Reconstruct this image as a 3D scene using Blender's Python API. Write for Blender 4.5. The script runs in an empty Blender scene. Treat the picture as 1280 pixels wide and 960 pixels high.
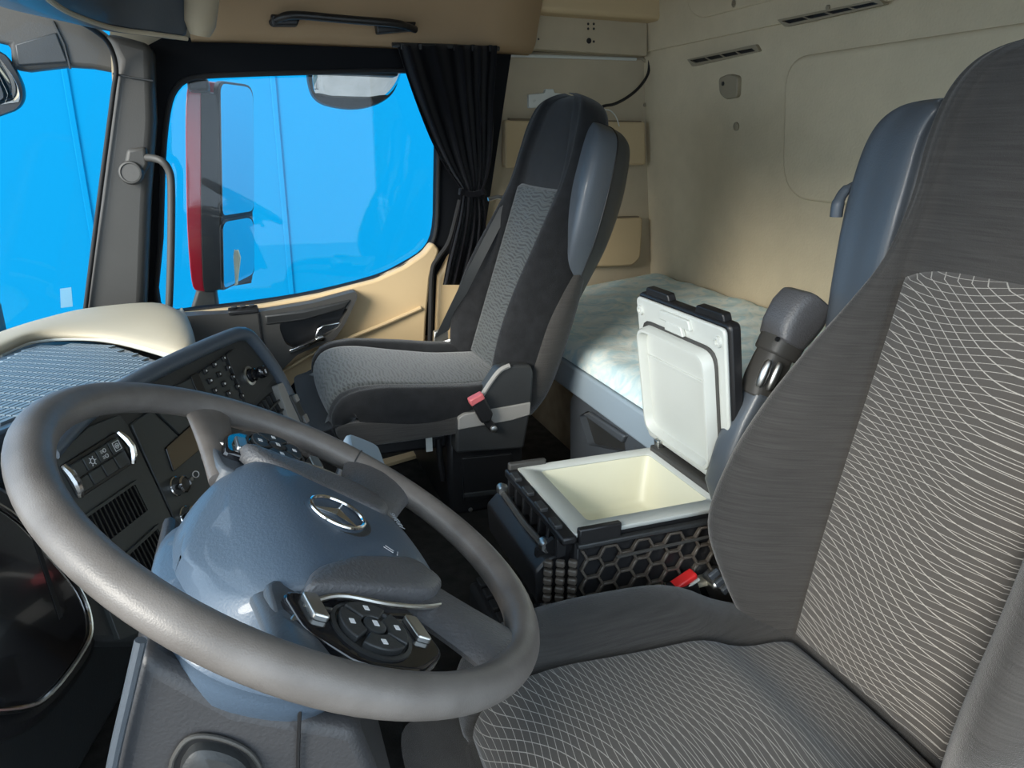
import bpy, math, random
from mathutils import Vector as V, Matrix
random.seed(4)
scene = bpy.context.scene
col = scene.collection
# ------------------------------------------------------------------ camera
FPX, YAW, PITCH, ROLL = 905.0, math.radians(20.4), math.radians(18.4), math.radians(0.6)
CAM = V((0, 0, 0.90))
_F = V((math.sin(YAW)*math.cos(PITCH), math.cos(YAW)*math.cos(PITCH), -math.sin(PITCH)))
_R0 = V((math.cos(YAW), -math.sin(YAW), 0)); _U0 = _R0.cross(_F)
_R = math.cos(ROLL)*_R0 + math.sin(ROLL)*_U0
_U = -math.sin(ROLL)*_R0 + math.cos(ROLL)*_U0
cd = bpy.data.cameras.new('camera'); cd.sensor_width = 36; cd.lens = FPX/1280*36; cd.clip_start = .01
cam = bpy.data.objects.new('camera', cd); col.objects.link(cam)
cam.matrix_world = Matrix(((_R.x, _U.x, -_F.x, CAM.x), (_R.y, _U.y, -_F.y, CAM.y), (_R.z, _U.z, -_F.z, CAM.z), (0, 0, 0, 1)))
scene.camera = cam
# ------------------------------------------------------------------ light
vs = scene.view_settings; vs.view_transform = 'Standard'; vs.look = 'None'; vs.gamma = 1; vs.use_curve_mapping = False
vs.exposure = 1.0
w = bpy.data.worlds.new('world'); scene.world = w; w.use_nodes = True
bg = w.node_tree.nodes['Background']; bg.inputs[0].default_value = (.68, .84, 1, 1); bg.inputs[1].default_value = 1.5
sd = bpy.data.lights.new('sun', 'SUN'); sd.energy = 3.0; sd.angle = math.radians(28); sd.color = (1, .93, .82)
sun = bpy.data.objects.new('sun', sd); col.objects.link(sun)
sun.rotation_euler = (-V((-.80, -.50, .36))).to_track_quat('-Z', 'Y').to_euler()

# ------------------------------------------------------------------ measuring helpers
def at(px, py, ax, val):
    """world point at a known coordinate plane, measured from the photograph"""
    d = _F + (px-640)/FPX*_R - (py-480)/FPX*_U
    i = 'xyz'.index(ax)
    return CAM + d*((val-CAM[i])/d[i])
def on(px, py, p0, n):
    d = _F + (px-640)/FPX*_R - (py-480)/FPX*_U
    return CAM + d*((V(p0)-CAM).dot(n)/d.dot(n))
X3, Y3, Z3 = V((1, 0, 0)), V((0, 1, 0)), V((0, 0, 1))
def catmull(pts, n, closed=False):
    out = []; m = len(pts); seg = m if closed else m-1
    for s in range(seg):
        p = [pts[(s+k) % m] if closed else pts[min(max(s+k, 0), m-1)] for k in (-1, 0, 1, 2)]
        for j in range(n):
            t = j/n; t2 = t*t; t3 = t2*t
            out.append(tuple(.5*(2*b+(c-a)*t+(2*a-5*b+4*c-d)*t2+(3*b-a-3*c+d)*t3) for a, b, c, d in zip(*[tuple(q) for q in p])))
    if not closed: out.append(tuple(pts[-1]))
    return out
def crv(pts, n=6, closed=False): return [V(p) for p in catmull(pts, n, closed)]
def rnd(poly, r, n=4):
    """round the corners of a 2-D polygon"""
    out = []; m = len(poly)
    for i in range(m):
        a, b, c = V(poly[i-1]), V(poly[i]), V(poly[(i+1) % m])
        rr = r[i] if isinstance(r, (list, tuple)) else r
        if rr <= 0: out.append(tuple(b)); continue
        ua, uc = (a-b), (c-b); ra = min(rr, ua.length*.49); rc = min(rr, uc.length*.49)
        p, q = b+ua.normalized()*ra, b+uc.normalized()*rc
        for k in range(n+1):
            t = k/n; out.append(tuple((1-t)**2*p+2*t*(1-t)*b+t*t*q))
    return out
def ell(cx, cy, rx, ry, n=24, a0=0, a1=2*math.pi, full=True):
    return [(cx+rx*math.cos(a0+(a1-a0)*k/(n if full else n-1)), cy+ry*math.sin(a0+(a1-a0)*k/(n if full else n-1))) for k in range(n)]

# ------------------------------------------------------------------ materials
def mat(name, colr, rough=.5, metal=0, var=0, vscale=8, bump=0, bscale=200, coat=0, spec=.5, sheen=0, vcol=None, stretch=None):
    m = bpy.data.materials.new(name); m.use_nodes = True; nt = m.node_tree; b = nt.nodes['Principled BSDF']
    b.inputs['Base Color'].default_value = (*colr, 1); b.inputs['Roughness'].default_value = rough; b.inputs['Metallic'].default_value = metal
    b.inputs['Specular IOR Level'].default_value = spec; b.inputs['Coat Weight'].default_value = coat
    if sheen: b.inputs['Sheen Weight'].default_value = sheen; b.inputs['Sheen Roughness'].default_value = .4
    tc = nt.nodes.new('ShaderNodeTexCoord')
    if var:
        n = nt.nodes.new('ShaderNodeTexNoise'); n.inputs['Scale'].default_value = vscale; n.inputs['Detail'].default_value = 5
        if stretch:
            mp = nt.nodes.new('ShaderNodeMapping'); mp.inputs['Scale'].default_value = stretch
            nt.links.new(tc.outputs['Object'], mp.inputs[0]); nt.links.new(mp.outputs[0], n.inputs['Vector'])
        else: nt.links.new(tc.outputs['Object'], n.inputs['Vector'])
        mr = nt.nodes.new('ShaderNodeMapRange'); mr.inputs[1].default_value = .3; mr.inputs[2].default_value = .7
        nt.links.new(n.outputs['Fac'], mr.inputs[0])
        mx = nt.nodes.new('ShaderNodeMix'); mx.data_type = 'RGBA'
        c2 = vcol or tuple(c*(1-var) for c in colr)
        mx.inputs[6].default_value = (*colr, 1); mx.inputs[7].default_value = (*c2, 1)
        nt.links.new(mr.outputs[0], mx.inputs[0]); nt.links.new(mx.outputs[2], b.inputs['Base Color'])
    if bump:
        n = nt.nodes.new('ShaderNodeTexNoise'); n.inputs['Scale'].default_value = bscale; n.inputs['Detail'].default_value = 3
        nt.links.new(tc.outputs['Object'], n.inputs['Vector'])
        bp = nt.nodes.new('ShaderNodeBump'); bp.inputs['Strength'].default_value = bump; bp.inputs['Distance'].default_value = .002
        nt.links.new(n.outputs['Fac'], bp.inputs['Height']); nt.links.new(bp.outputs[0], b.inputs['Normal'])
    return m
def glass_mat(name, tint=(1, 1, 1), refl=.06):
    m = bpy.data.materials.new(name); m.use_nodes = True; nt = m.node_tree; nt.nodes.clear()
    o = nt.nodes.new('ShaderNodeOutputMaterial'); t = nt.nodes.new('ShaderNodeBsdfTransparent'); g = nt.nodes.new('ShaderNodeBsdfGlossy')
    t.inputs[0].default_value = (*tint, 1); g.inputs['Roughness'].default_value = .02
    mx = nt.nodes.new('ShaderNodeMixShader'); mx.inputs[0].default_value = refl
    nt.links.new(t.outputs[0], mx.inputs[1]); nt.links.new(g.outputs[0], mx.inputs[2]); nt.links.new(mx.outputs[0], o.inputs[0])
    return m
def fabric_lines(name, base, line, sa, sb, wid, ka=.012, kb=.014, slant=.55, soft=.06, fq=1.0):
    """dark woven cloth with two crossing families of wavy pale threads, laid out on the cloth's own UV in metres"""
    m = bpy.data.materials.new(name); m.use_nodes = True; nt = m.node_tree; b = nt.nodes['Principled BSDF']
    b.inputs['Roughness'].default_value = .9; b.inputs['Sheen Weight'].default_value = .25; b.inputs['Specular IOR Level'].default_value = .2
    uv = nt.nodes.new('ShaderNodeUVMap'); sp = nt.nodes.new('ShaderNodeSeparateXYZ'); nt.links.new(uv.outputs[0], sp.inputs[0])
    u, v = sp.outputs[0], sp.outputs[1]
    def ma(op, a, c=None, d=None):
        n = nt.nodes.new('ShaderNodeMath'); n.operation = op
        for i, x in enumerate((a, c, d)):
            if x is None: continue
            if isinstance(x, (int, float)): n.inputs[i].default_value = x
            else: nt.links.new(x, n.inputs[i])
        return n.outputs[0]
    def fam(coord, sp_):
        fr = ma('FRACT', ma('DIVIDE', coord, sp_)); d = ma('ABSOLUTE', ma('SUBTRACT', fr, .5))
        mr = nt.nodes.new('ShaderNodeMapRange'); mr.inputs[1].default_value = wid+soft; mr.inputs[2].default_value = wid*.6; nt.links.new(d, mr.inputs[0])
        return mr.outputs[0]
    wa = ma('ADD', v, ma('ADD', ma('MULTIPLY', ma('SINE', ma('MULTIPLY_ADD', u, 14*fq, .4)), ka), ma('MULTIPLY', ma('SINE', ma('ADD', ma('MULTIPLY', v, 12*fq), ma('MULTIPLY', u, 24*fq))), ka*.55)))
    wb0 = ma('ADD', v, ma('MULTIPLY', u, slant))
    wb = ma('ADD', wb0, ma('ADD', ma('MULTIPLY', ma('SINE', ma('MULTIPLY_ADD', u, 22*fq, 2.2)), kb), ma('MULTIPLY', ma('SINE', ma('MULTIPLY', v, 19)), kb*.6)))
    k = ma('MAXIMUM', fam(wa, sa), fam(wb, sb))
    n = nt.nodes.new('ShaderNodeTexNoise'); n.inputs['Scale'].default_value = 420; n.inputs['Detail'].default_value = 2; nt.links.new(uv.outputs[0], n.inputs['Vector'])
    k2 = ma('MULTIPLY', k, ma('MULTIPLY_ADD', n.outputs['Fac'], .9, .35))
    mx = nt.nodes.new('ShaderNodeMix'); mx.data_type = 'RGBA'; mx.clamp_factor = True
    mx.inputs[6].default_value = (*base, 1); mx.inputs[7].default_value = (*line, 1)
    nt.links.new(k2, mx.inputs[0]); nt.links.new(mx.outputs[2], b.inputs['Base Color'])
    bp = nt.nodes.new('ShaderNodeBump'); bp.inputs['Strength'].default_value = .5; bp.inputs['Distance'].default_value = .001
    nt.links.new(n.outputs['Fac'], bp.inputs['Height']); nt.links.new(bp.outputs[0], b.inputs['Normal'])
    return m
MT = dict(
    felt=mat('beige_felt', (.62, .53, .375), .95, var=.07, vscale=16, bump=.5, bscale=160, spec=.15),
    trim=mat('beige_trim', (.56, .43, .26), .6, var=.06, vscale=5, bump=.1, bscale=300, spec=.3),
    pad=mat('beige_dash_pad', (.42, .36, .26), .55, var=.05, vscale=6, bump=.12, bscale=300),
    cant=mat('shaded_headlining', (.40, .285, .175), .8, var=.06, vscale=6, bump=.15, bscale=250, spec=.2),  # browner copy of the beige trim, with shade put into the base colour
    frame=mat('matt_black_frame', (.006, .007, .009), .75, spec=.15),
    trim2=mat('pale_beige_panel', (.47, .40, .29), .75, var=.1, vscale=9, bump=.2, bscale=200, spec=.25),
    door=mat('sand_door_plastic', (.62, .46, .26), .55, var=.06, vscale=6, bump=.12, bscale=350),
    grey=mat('grey_plastic', (.055, .053, .049), .55, var=.1, vscale=9, bump=.15, bscale=320),
    greyl=mat('light_grey_plastic', (.30, .29, .27), .55, bump=.15, bscale=320, var=.08),
    dark=mat('charcoal_plastic', (.035, .037, .038), .45, bump=.15, bscale=340, var=.2),
    panel=mat('dark_console_plastic', (.045, .05, .05), .42, bump=.06, bscale=400),
    black=mat('black_plastic', (.012, .012, .013), .4, bump=.1, bscale=300),
    gloss=mat('gloss_black', (.008, .008, .01), .1, coat=.6),
    rubber=mat('black_rubber', (.01, .01, .011), .75),
    slate=mat('slate_plastic', (.075, .088, .104), .42, bump=.15, bscale=420, var=.12, coat=.12),
    slatel=mat('pale_slate_plastic', (.31, .39, .46), .45, bump=.15, bscale=420),
    hub=mat('airbag_plastic', (.065, .095, .135), .46, bump=.2, bscale=420, coat=.3),
    rib=mat('lit_black_plastic', (.10, .085, .07), .35, var=.4, vscale=25),  # shiny black; the light it catches is put into a paler, mottled base
    matrib=mat('dash_mat_ribs', (.17, .23, .28), .5, bump=.1, bscale=400),
    dash=mat('dash_soft_plastic', (.075, .095, .12), .4, bump=.15, bscale=420, coat=.15),
    chrome=mat('chrome', (.8, .8, .8), .15, 1),
    satin=mat('satin_metal', (.6, .6, .58), .35, 1),
    leather=mat('worn_grey_leather', (.155, .140, .128), .40, var=.35, vscale=28, bump=.15, bscale=900, vcol=(.105, .093, .084)),
    pedestal=mat('grained_charcoal', (.045, .045, .048), .45, bump=.25, bscale=330, var=.15),
    leather2=mat('grey_grained_leather', (.10, .10, .105), .38, bump=.5, bscale=330, var=.15),
    cloth=mat('charcoal_seat_cloth', (.062, .059, .056), .95, var=.32, vscale=12, stretch=(1, 1, 34), bump=.6, bscale=700, spec=.15, sheen=.35),
    cloth2=mat('dark_seat_cloth', (.022, .023, .025), .95, var=.3, vscale=40, bump=.6, bscale=700, spec=.15, sheen=.2),
    curtain=mat('black_curtain_cloth', (.008, .008, .010), .95, bump=.3, bscale=500, spec=.1, sheen=.1),
    strap=mat('grey_webbing', (.15, .15, .145), .8, bump=.4, bscale=600),
    white=mat('white_plastic', (.60, .62, .58), .35, var=.05, vscale=8),
    cream=mat('cream_liner', (.72, .70, .54), .4, var=.05, vscale=6),
    red=mat('red_button', (.75, .03, .03), .3), pink=mat('faded_red_button', (.6, .14, .15), .4),
    paint=mat('red_paint', (.36, .01, .025), .2, coat=.7),
    mirror=mat('mirror_glass', (.85, .87, .88), .02, 1),
    carpet=mat('dark_floor_mat', (.035, .033, .03), .95, var=.5, vscale=30, bump=.7, bscale=300, spec=.1),
    brown=mat('brown_carpet_panel', (.20, .16, .11), .95, var=.3, vscale=20, bump=.5, bscale=300, spec=.1),
    asphalt=mat('asphalt', (.32, .30, .27), .9, var=.25, vscale=3),
    mark=mat('white_print', (.75, .75, .75), .5), markg=mat('grey_print', (.35, .37, .4), .5),
    glass=glass_mat('window_glass', (.97, .99, 1.0), .018), sticker=mat('pale_sticker', (.16, .38, .55), .6),
    wirebeige=mat('cable_beige', (.45, .40, .30), .6), hook=mat('taupe_plastic', (.30, .255, .18), .6),
)
MT['insert'] = fabric_lines('line_pattern_cloth', (.074, .068, .062), (.47, .445, .405), .0098, .0145, .022, ka=.009, kb=.017, slant=-.36, soft=.034)
MT['insert2'] = fabric_lines('fine_wave_cloth', (.028, .031, .032), (.085, .094, .094), .0085, .0115, .12, ka=.0040, kb=.003, slant=-.1, soft=.2, fq=4.0)
def bed_mat():
    m = mat('pale_blue_mattress', (.50, .60, .60), .9, spec=.15, bump=.4, bscale=90); nt = m.node_tree; b = nt.nodes['Principled BSDF']
    tc = nt.nodes.new('ShaderNodeTexCoord'); n = nt.nodes.new('ShaderNodeTexNoise'); n.inputs['Scale'].default_value = 15; n.inputs['Detail'].default_value = 6
    n.inputs['Distortion'].default_value = 1.6
    nt.links.new(tc.outputs['Object'], n.inputs['Vector'])
    r = nt.nodes.new('ShaderNodeValToRGB'); nt.links.new(n.outputs['Fac'], r.inputs[0])
    e = r.color_ramp.elements; e[0].position = .42; e[0].color = (.80, .87, .84, 1); e[1].position = .62; e[1].color = (.56, .74, .78, 1)
    nt.links.new(r.outputs[0], b.inputs['Base Color']); return m
MT['bed'] = bed_mat()
def tarp_mat():
    m = mat('blue_tarpaulin', (0.0, .185, .385), .6, bump=.1, bscale=3, spec=.05); return m
MT['tarp'] = tarp_mat()

# ------------------------------------------------------------------ mesh helpers
ORG = {}
class MB:
    def __init__(s): s.v = []; s.f = []; s.uv = None
    def add(s, vs_, fs):
        o = len(s.v); s.v += [V(p) for p in vs_]; s.f += [tuple(i+o for i in f) for f in fs]; return s
    def box(s, c, ex, ey, ez):
        c, ex, ey, ez = V(c), V(ex), V(ey), V(ez)
        p = [c+ex*a+ey*b+ez*d for a in (-.5, .5) for b in (-.5, .5) for d in (-.5, .5)]
        return s.add(p, [(0, 1, 3, 2), (4, 6, 7, 5), (0, 4, 5, 1), (2, 3, 7, 6), (0, 2, 6, 4), (1, 5, 7, 3)])
    def prism(s, pts, vec):
        vec = V(vec); n = len(pts); a = [V(p) for p in pts]; b = [p+vec for p in a]
        return s.add(a+b, [tuple(range(n))[::-1], tuple(range(n, 2*n))]+[(i, (i+1) % n, n+(i+1) % n, n+i) for i in range(n)])
    def loft(s, rows, closed=True, cap=True):
        n = len(rows[0]); o = [p for r in rows for p in r]; f = []
        for i in range(len(rows)-1):
            for j in range(n if closed else n-1):
                k = (j+1) % n; f.append((i*n+j, i*n+k, (i+1)*n+k, (i+1)*n+j))
        if cap and closed:
            f.append(tuple(range(n))[::-1]); f.append(tuple((len(rows)-1)*n+j for j in range(n)))
        return s.add(o, f)
    def tube(s, pts, r, res=10, closed=False, sec=None, up=None):
        pts = [V(p) for p in pts]; n = len(pts); rows = []
        if sec is None: sec = [(math.cos(2*math.pi*k/res), math.sin(2*math.pi*k/res)) for k in range(res)]
        prev = None
        for i, p in enumerate(pts):
            t = (pts[(i+1) % n]-pts[i-1]) if closed else (pts[min(i+1, n-1)]-pts[max(i-1, 0)])
            t.normalize()
            if up is not None: a = V(up)
            elif prev is None: a = Z3 if abs(t.z) < .9 else X3
            else: a = prev
            a = (a-t*a.dot(t)).normalized(); prev = a; bb = t.cross(a)
            rr = r[i] if isinstance(r, (list, tuple)) else r
            rows.append([p+a*(x*rr)+bb*(y*rr) for x, y in sec])
        if closed: rows.append(rows[0])
        return s.loft(rows, True, not closed)
    def lathe(s, c, axis, prof, res=20):
        """prof: (radius, height) pairs along the axis"""
        c, ax = V(c), V(axis).normalized(); a = ax.orthogonal().normalized(); b = ax.cross(a)
        rows = [[c+ax*h+(a*math.cos(2*math.pi*k/res)+b*math.sin(2*math.pi*k/res))*max(r, 1e-5) for k in range(res)] for r, h in prof]
        return s.loft(rows, True, True)
    def slab(s, O, ex, ey, en, poly, h0, h1):
        O, ex, ey, en = V(O), V(ex), V(ey), V(en)
        return s.prism([O+ex*p[0]+ey*p[1]+en*h0 for p in poly], en*(h1-h0))
    def plate(s, O, ex, ey, en, outer, holes, h0, h1):
        """flat plate with holes"""
        c = bpy.data.curves.new('tmp', 'CURVE'); c.dimensions = '2D'; c.fill_mode = 'BOTH'; c.extrude = abs(h1-h0)/2
        for poly in [outer]+holes:
            sp = c.splines.new('POLY'); sp.points.add(len(poly)-1); sp.use_cyclic_u = True
            for q, p in zip(sp.points, poly): q.co = (p[0], p[1], 0, 1)
        o = bpy.data.objects.new('tmp', c); me = bpy.data.meshes.new_from_object(o)
        O, ex, ey, en = V(O), V(ex), V(ey), V(en)
        s.add([O+ex*q.co.x+ey*q.co.y+en*(q.co.z+(h0+h1)/2) for q in me.vertices], [tuple(p.vertices) for p in me.polygons])
        bpy.data.objects.remove(o); bpy.data.curves.remove(c); bpy.data.meshes.remove(me); return s
def setp(o, label=None, cat=None, group=None, kind=None):
    for k, v in (('label', label), ('category', cat), ('group', group), ('kind', kind)):
        if v: o[k] = v
def thing(name, label, cat, loc, group=None):
    o = bpy.data.objects.new(name, None); o.empty_display_size = .03; col.objects.link(o); o.location = loc; ORG[o.name] = V(loc)
    setp(o, label, cat, group); return o
def build(mb, name, m, parent=None, label=None, cat=None, group=None, kind=None, bevel=0, seg=2, sub=0, smooth=True, angle=38, solid=0):
    if parent is not None: og = ORG[parent.name]
    else:
        lo = [min(p[i] for p in mb.v) for i in range(3)]; hi = [max(p[i] for p in mb.v) for i in range(3)]
        og = V(((lo[0]+hi[0])/2, (lo[1]+hi[1])/2, lo[2]))
    me = bpy.data.meshes.new(name); me.from_pydata([p-og for p in mb.v], [], mb.f); me.update()
    if mb.uv:
        l = me.uv_layers.new(name='UVMap')
        for lp in me.loops: l.data[lp.index].uv = mb.uv[lp.vertex_index]
    import bmesh
    bm = bmesh.new(); bm.from_mesh(me); bmesh.ops.recalc_face_normals(bm, faces=bm.faces); bm.to_mesh(me); bm.free()
    me.materials.append(MT[m] if isinstance(m, str) else m)
    if smooth:
        me.polygons.foreach_set('use_smooth', [True]*len(me.polygons)); me.set_sharp_from_angle(angle=math.radians(angle))
    o = bpy.data.objects.new(name, me); col.objects.link(o)
    if parent is not None: o.parent = parent
    else: o.location = og
    ORG[o.name] = og
    if solid: d = o.modifiers.new('solid', 'SOLIDIFY'); d.thickness = solid; d.offset = 0
    if bevel:
        d = o.modifiers.new('bevel', 'BEVEL'); d.width = bevel; d.segments = seg; d.limit_method = 'ANGLE'; d.angle_limit = math.radians(40); d.use_clamp_overlap = True
    if sub: d = o.modifiers.new('sub', 'SUBSURF'); d.levels = sub; d.render_levels = sub
    setp(o, label, cat, group, kind); return o
def text(s, size, O, ex, ey, en, depth, m, name, parent, align='CENTER'):
    c = bpy.data.curves.new('tmp', 'FONT'); c.body = s; c.size = size; c.extrude = depth; c.align_x = align; c.align_y = 'CENTER'
    o = bpy.data.objects.new('tmp', c); me = bpy.data.meshes.new_from_object(o)
    mb = MB(); O, ex, ey, en = V(O), V(ex), V(ey), V(en)
    mb.add([O+ex*q.co.x+ey*q.co.y+en*q.co.z for q in me.vertices], [tuple(p.vertices) for p in me.polygons])
    bpy.data.objects.remove(o); bpy.data.curves.remove(c); bpy.data.meshes.remove(me)
    return build(mb, name, m, parent, smooth=False)
def struct(mb, name, m, **k): return build(mb, name, m, kind='structure', **k)
def ypoly(pix, y): return [at(px, py, 'y', y) for px, py in pix]

# ================================================================== SETTING
YD = 2.34                       # inner face of the passenger door
struct(MB().box((.2, 1.2, -1.55), (30, 0, 0), (0, 30, 0), (0, 0, .1)), 'ground', 'asphalt')
# blue tarpaulin side of the lorry parked alongside
tw = thing('lorry_tarpaulin', 'bright blue tarpaulin lorry side standing outside the windows', 'tarpaulin', (0, 4.6, -1.5))
build(MB().box((.5, 4.65, .9), (14, 0, 0), (0, .1, 0), (0, 0, 4.8)), 'sheet', 'tarp', tw)
for px in (350, 100, -160, 800):
    p = at(px, 200, 'y', 4.6)
    build(MB().box((p.x, 4.597, .9), (.03, 0, 0), (0, .012, 0), (0, 0, 4.8)), 'seam', 'tarp', tw, bevel=.004)
# floor, roof, walls
struct(MB().box((.45, 1.2, -.03), (2.2, 0, 0), (0, 2.45, 0), (0, 0, .06)), 'floor', 'carpet')
struct(MB().box((.45, 1.2, 1.83), (2.3, 0, 0), (0, 2.6, 0), (0, 0, .06)), 'ceiling', 'trim2')
RO = V((1.443, 0, .46)); RN = V((1, 0, .117)).normalized(); RU = V((-.117, 0, 1)).normalized()
def rp(px, py):
    p = on(px, py, RO, RN)-RO; return (p.dot(Y3), p.dot(RU))
wr = struct(MB().slab(RO, Y3, RU, RN, [(-.1, -.5), (2.5, -.5), (2.5, .748), (-.1, .748)], 0, .06), 'wall_rear', 'felt')
build(MB().slab(RO, Y3, RU, RN, rnd([(-.1, .742), (2.42, .742), (2.42, 1.4), (-.1, 1.4)], .004), -.012, .06), 'upper_panel', 'felt', wr, bevel=.008)
# raised rounded field pressed into the rear wall lining
a = rp(984, 110); b = rp(1010, 250)
fld = rnd([(a[0], .66), (a[0]-.002, b[1]), (.2, b[1]-.01), (.2, .66)], [.08, .11, .05, .05], 8)
build(MB().slab(RO, Y3, RU, RN, fld, -.012, .01), 'pressed_field', 'felt', wr, bevel=.011, seg=6)
a = rp(862, 40)
fld = rnd([(a[0], 1.3), (a[0], .80), (.2, .80), (.2, 1.3)], [.05, .12, .05, .05], 8)
build(MB().slab(RO, Y3, RU, RN, fld, -.018, .01), 'pressed_field', 'felt', wr, bevel=.006, seg=4)
def vent(pix, off):
    q = [rp(*p) for p in pix]; fr = rnd(q, .006); c = (sum(p[0] for p in q)/4, sum(p[1] for p in q)/4)
    inn = [(c[0]+(p[0]-c[0])*.90, c[1]+(p[1]-c[1])*.45) for p in q]
    r = build(MB().plate(RO, Y3, RU, RN, fr, [inn], off-.010, off+.004), 'air_slot', 'hook', wr, bevel=.002)
    build(MB().slab(RO, Y3, RU, RN, inn, off-.003, off+.004), 'slot_back', 'black', r)
    for k in range(1, 4):
        t = k/4; pa = V(inn[0]).lerp(V(inn[1]), t); pb = V(inn[3]).lerp(V(inn[2]), t)
        d = (pb-pa).normalized()*0; w_ = .004
        build(MB().slab(RO, Y3, RU, RN, [(pa.x-w_, pa.y), (pa.x+w_, pa.y), (pb.x+w_, pb.y), (pb.x-w_, pb.y)], off-.007, off), 'slot_bar', 'hook', r)
vent([(862, 74), (948, 55), (953, 64), (869, 83)], 0)
vent([(980, 24), (1108, -2), (1116, 5), (990, 33)], -.012)
def rslab(pix, r, h, name, m, base=0, **k): return build(MB().slab(RO, Y3, RU, RN, rnd([rp(*p) for p in pix], r), base-h, base+.003), name, m, wr, **k)
hk = rslab([(903, 97), (915, 92), (927, 95), (926, 121), (912, 124), (904, 116)], .012, .014, 'hook_plate', 'hook', bevel=.003)
p = rp(909, 104); build(MB().lathe(RO+Y3*p[0]+RU*p[1]-RN*.013, -RN, [(.006, 0), (.006, .003), (.004, .004)], 12), 'hook_hole', 'black', hk)
for px, py, r in ((921, 158, .012), (924, 4, .014), (1125, 112, .004), (1041, 9, .006)):
    p = rp(px, py); o = -.012 if py < 20 else 0
    build(MB().lathe(RO+Y3*p[0]+RU*p[1]+RN*o, -RN, [(r, -.002), (r, .004), (r*.7, .006), (.0001, .006)], 14), 'plug', 'hook' if r > .005 else 'black', wr)
# passenger side wall behind the door, one plate with the door opening
win = [(200, 384), (203, 300), (206, 200), (212, 140), (222, 112), (243, 99), (300, 95), (400, 92), (500, 90), (532, 94), (545, 110), (547, 160), (546, 230), (544, 285), (533, 312), (505, 331), (470, 347), (400, 365), (330, 377), (250, 386)]
def xz(pix, y): return [(at(px, py, 'y', y).x, at(px, py, 'y', y).z) for px, py in pix]
win = [tuple(p) for p in catmull(win, 3, True)]
w3 = xz(win, 2.42)
wc = (sum(p[0] for p in w3)/len(w3), sum(p[1] for p in w3)/len(w3))
big = [(wc[0]+(p[0]-wc[0])*1.05, wc[1]+(p[1]-wc[1])*1.05) for p in w3]
wrt = struct(MB().plate((0, 2.44, 0), X3, Z3, Y3, [(-.40, -.02), (1.55, -.02), (1.55, 1.8), (-.22, 1.8), (-.30, 1.0)], [big], 0, .05), 'wall_right', 'trim2')
# rear side lining with its pockets
build(MB().slab((0, 2.39, 0), X3, Z3, Y3, rnd(xz([(566, 330), (621, 62), (806, 71), (823, 92), (824, 420), (560, 440)], 2.39), [.02, .02, .03, .03, 0, 0]), 0, .05), 'side_lining', 'trim2', wrt, bevel=.008)
build(MB().tube(crv([at(625, 66, 'y', 2.385), at(700, 68, 'y', 2.385), at(790, 71, 'y', 2.385), at(806, 76, 'y', 2.383), at(820, 96, 'y', 2.383), at(823, 150, 'y', 2.385), at(822, 250, 'y', 2.385), at(820, 345, 'y', 2.385)], 5), .0055, 8), 'lining_bead', 'hook', wrt)
build(MB().tube([at(628, 69, 'y', 2.38), at(700, 71, 'y', 2.38), at(795, 74, 'y', 2.38)], .005, 8), 'curtain_track', 'white', wrt)
for pix, r in (([(631, 150), (806, 152), (807, 206), (631, 210)], .012), ([(738, 274), (803, 271), (800, 322), (790, 332), (728, 334), (734, 300)], .014)):
    q = rnd(xz(pix, 2.36), r)
    pk = build(MB().slab((0, 2.355, 0), X3, Z3, Y3, q, 0, .04), 'wall_pocket', 'trim', wrt, bevel=.006)
    t0, t1 = xz(pix[:2], 2.36)
    build(MB().box(((t0[0]+t1[0])/2, 2.366, (t0[1]+t1[1])/2-.002), (t1[0]-t0[0]-.03, 0, 0), (0, .018, 0), (0, 0, .012)), 'pocket_slot', 'brown', pk)
br = build(MB().slab((0, 2.376, 0), X3, Z3, Y3, rnd(xz([(661, 118), (681, 116), (682, 111), (692, 111), (693, 116), (703, 117), (704, 134), (661, 135)], 2.376), .004), 0, .02), 'wall_bracket', 'white', wrt, bevel=.002)
for px, py in ((668, 126), (697, 126)): build(MB().lathe(at(px, py, 'y', 2.376), -Y3, [(.004, 0), (.004, .002), (.002, .003)], 10), 'screw', 'satin', br)
build(MB().lathe(at(806, 131, 'y', 2.39), -Y3, [(.007, 0), (.006, .006), (.001, .007)], 12), 'screw', 'hook', wrt)
# perforated pelmet panel above the side lining, and the shelf edge over it
pm = build(MB().slab((0, 2.33, 0), X3, Z3, Y3, rnd(xz([(661, 11), (810, 19), (809, 70), (664, 61)], 2.33), .006), 0, .06), 'pelmet_panel', 'trim2', wrt, bevel=.004)
for px, py, r in ((690, 17, .004), (722, 18, .004), (666, 26, .004), (735, 30, .004), (742, 30, .004), (735, 36, .004), (742, 36, .004), (668, 49, .004), (667, 30, .003), (673, 49, .003), (736, 51, .009), (742, 52, .004)):
    build(MB().lathe(at(px, py, 'y', 2.331), -Y3, [(r, -.001), (r, .0015), (r*.5, .0016)], 10), 'hole', 'black', pm)
build(MB().prism([at(655, 12, 'y', 2.30), at(812, 21, 'y', 2.30), at(812, 14, 'y', 2.25), at(655, 4, 'y', 2.25), at(655, -30, 'y', 2.25), at(655, -30, 'y', 2.4), at(655, 12, 'y', 2.4)][:1] + [], (0, 0, 0)) if False else
      MB().box((1.10, 2.34, 1.36), (.62, 0, 0), (0, .16, 0), (0, 0, .16)), 'shelf_edge', 'trim', wrt, bevel=.015, seg=3)
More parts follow.
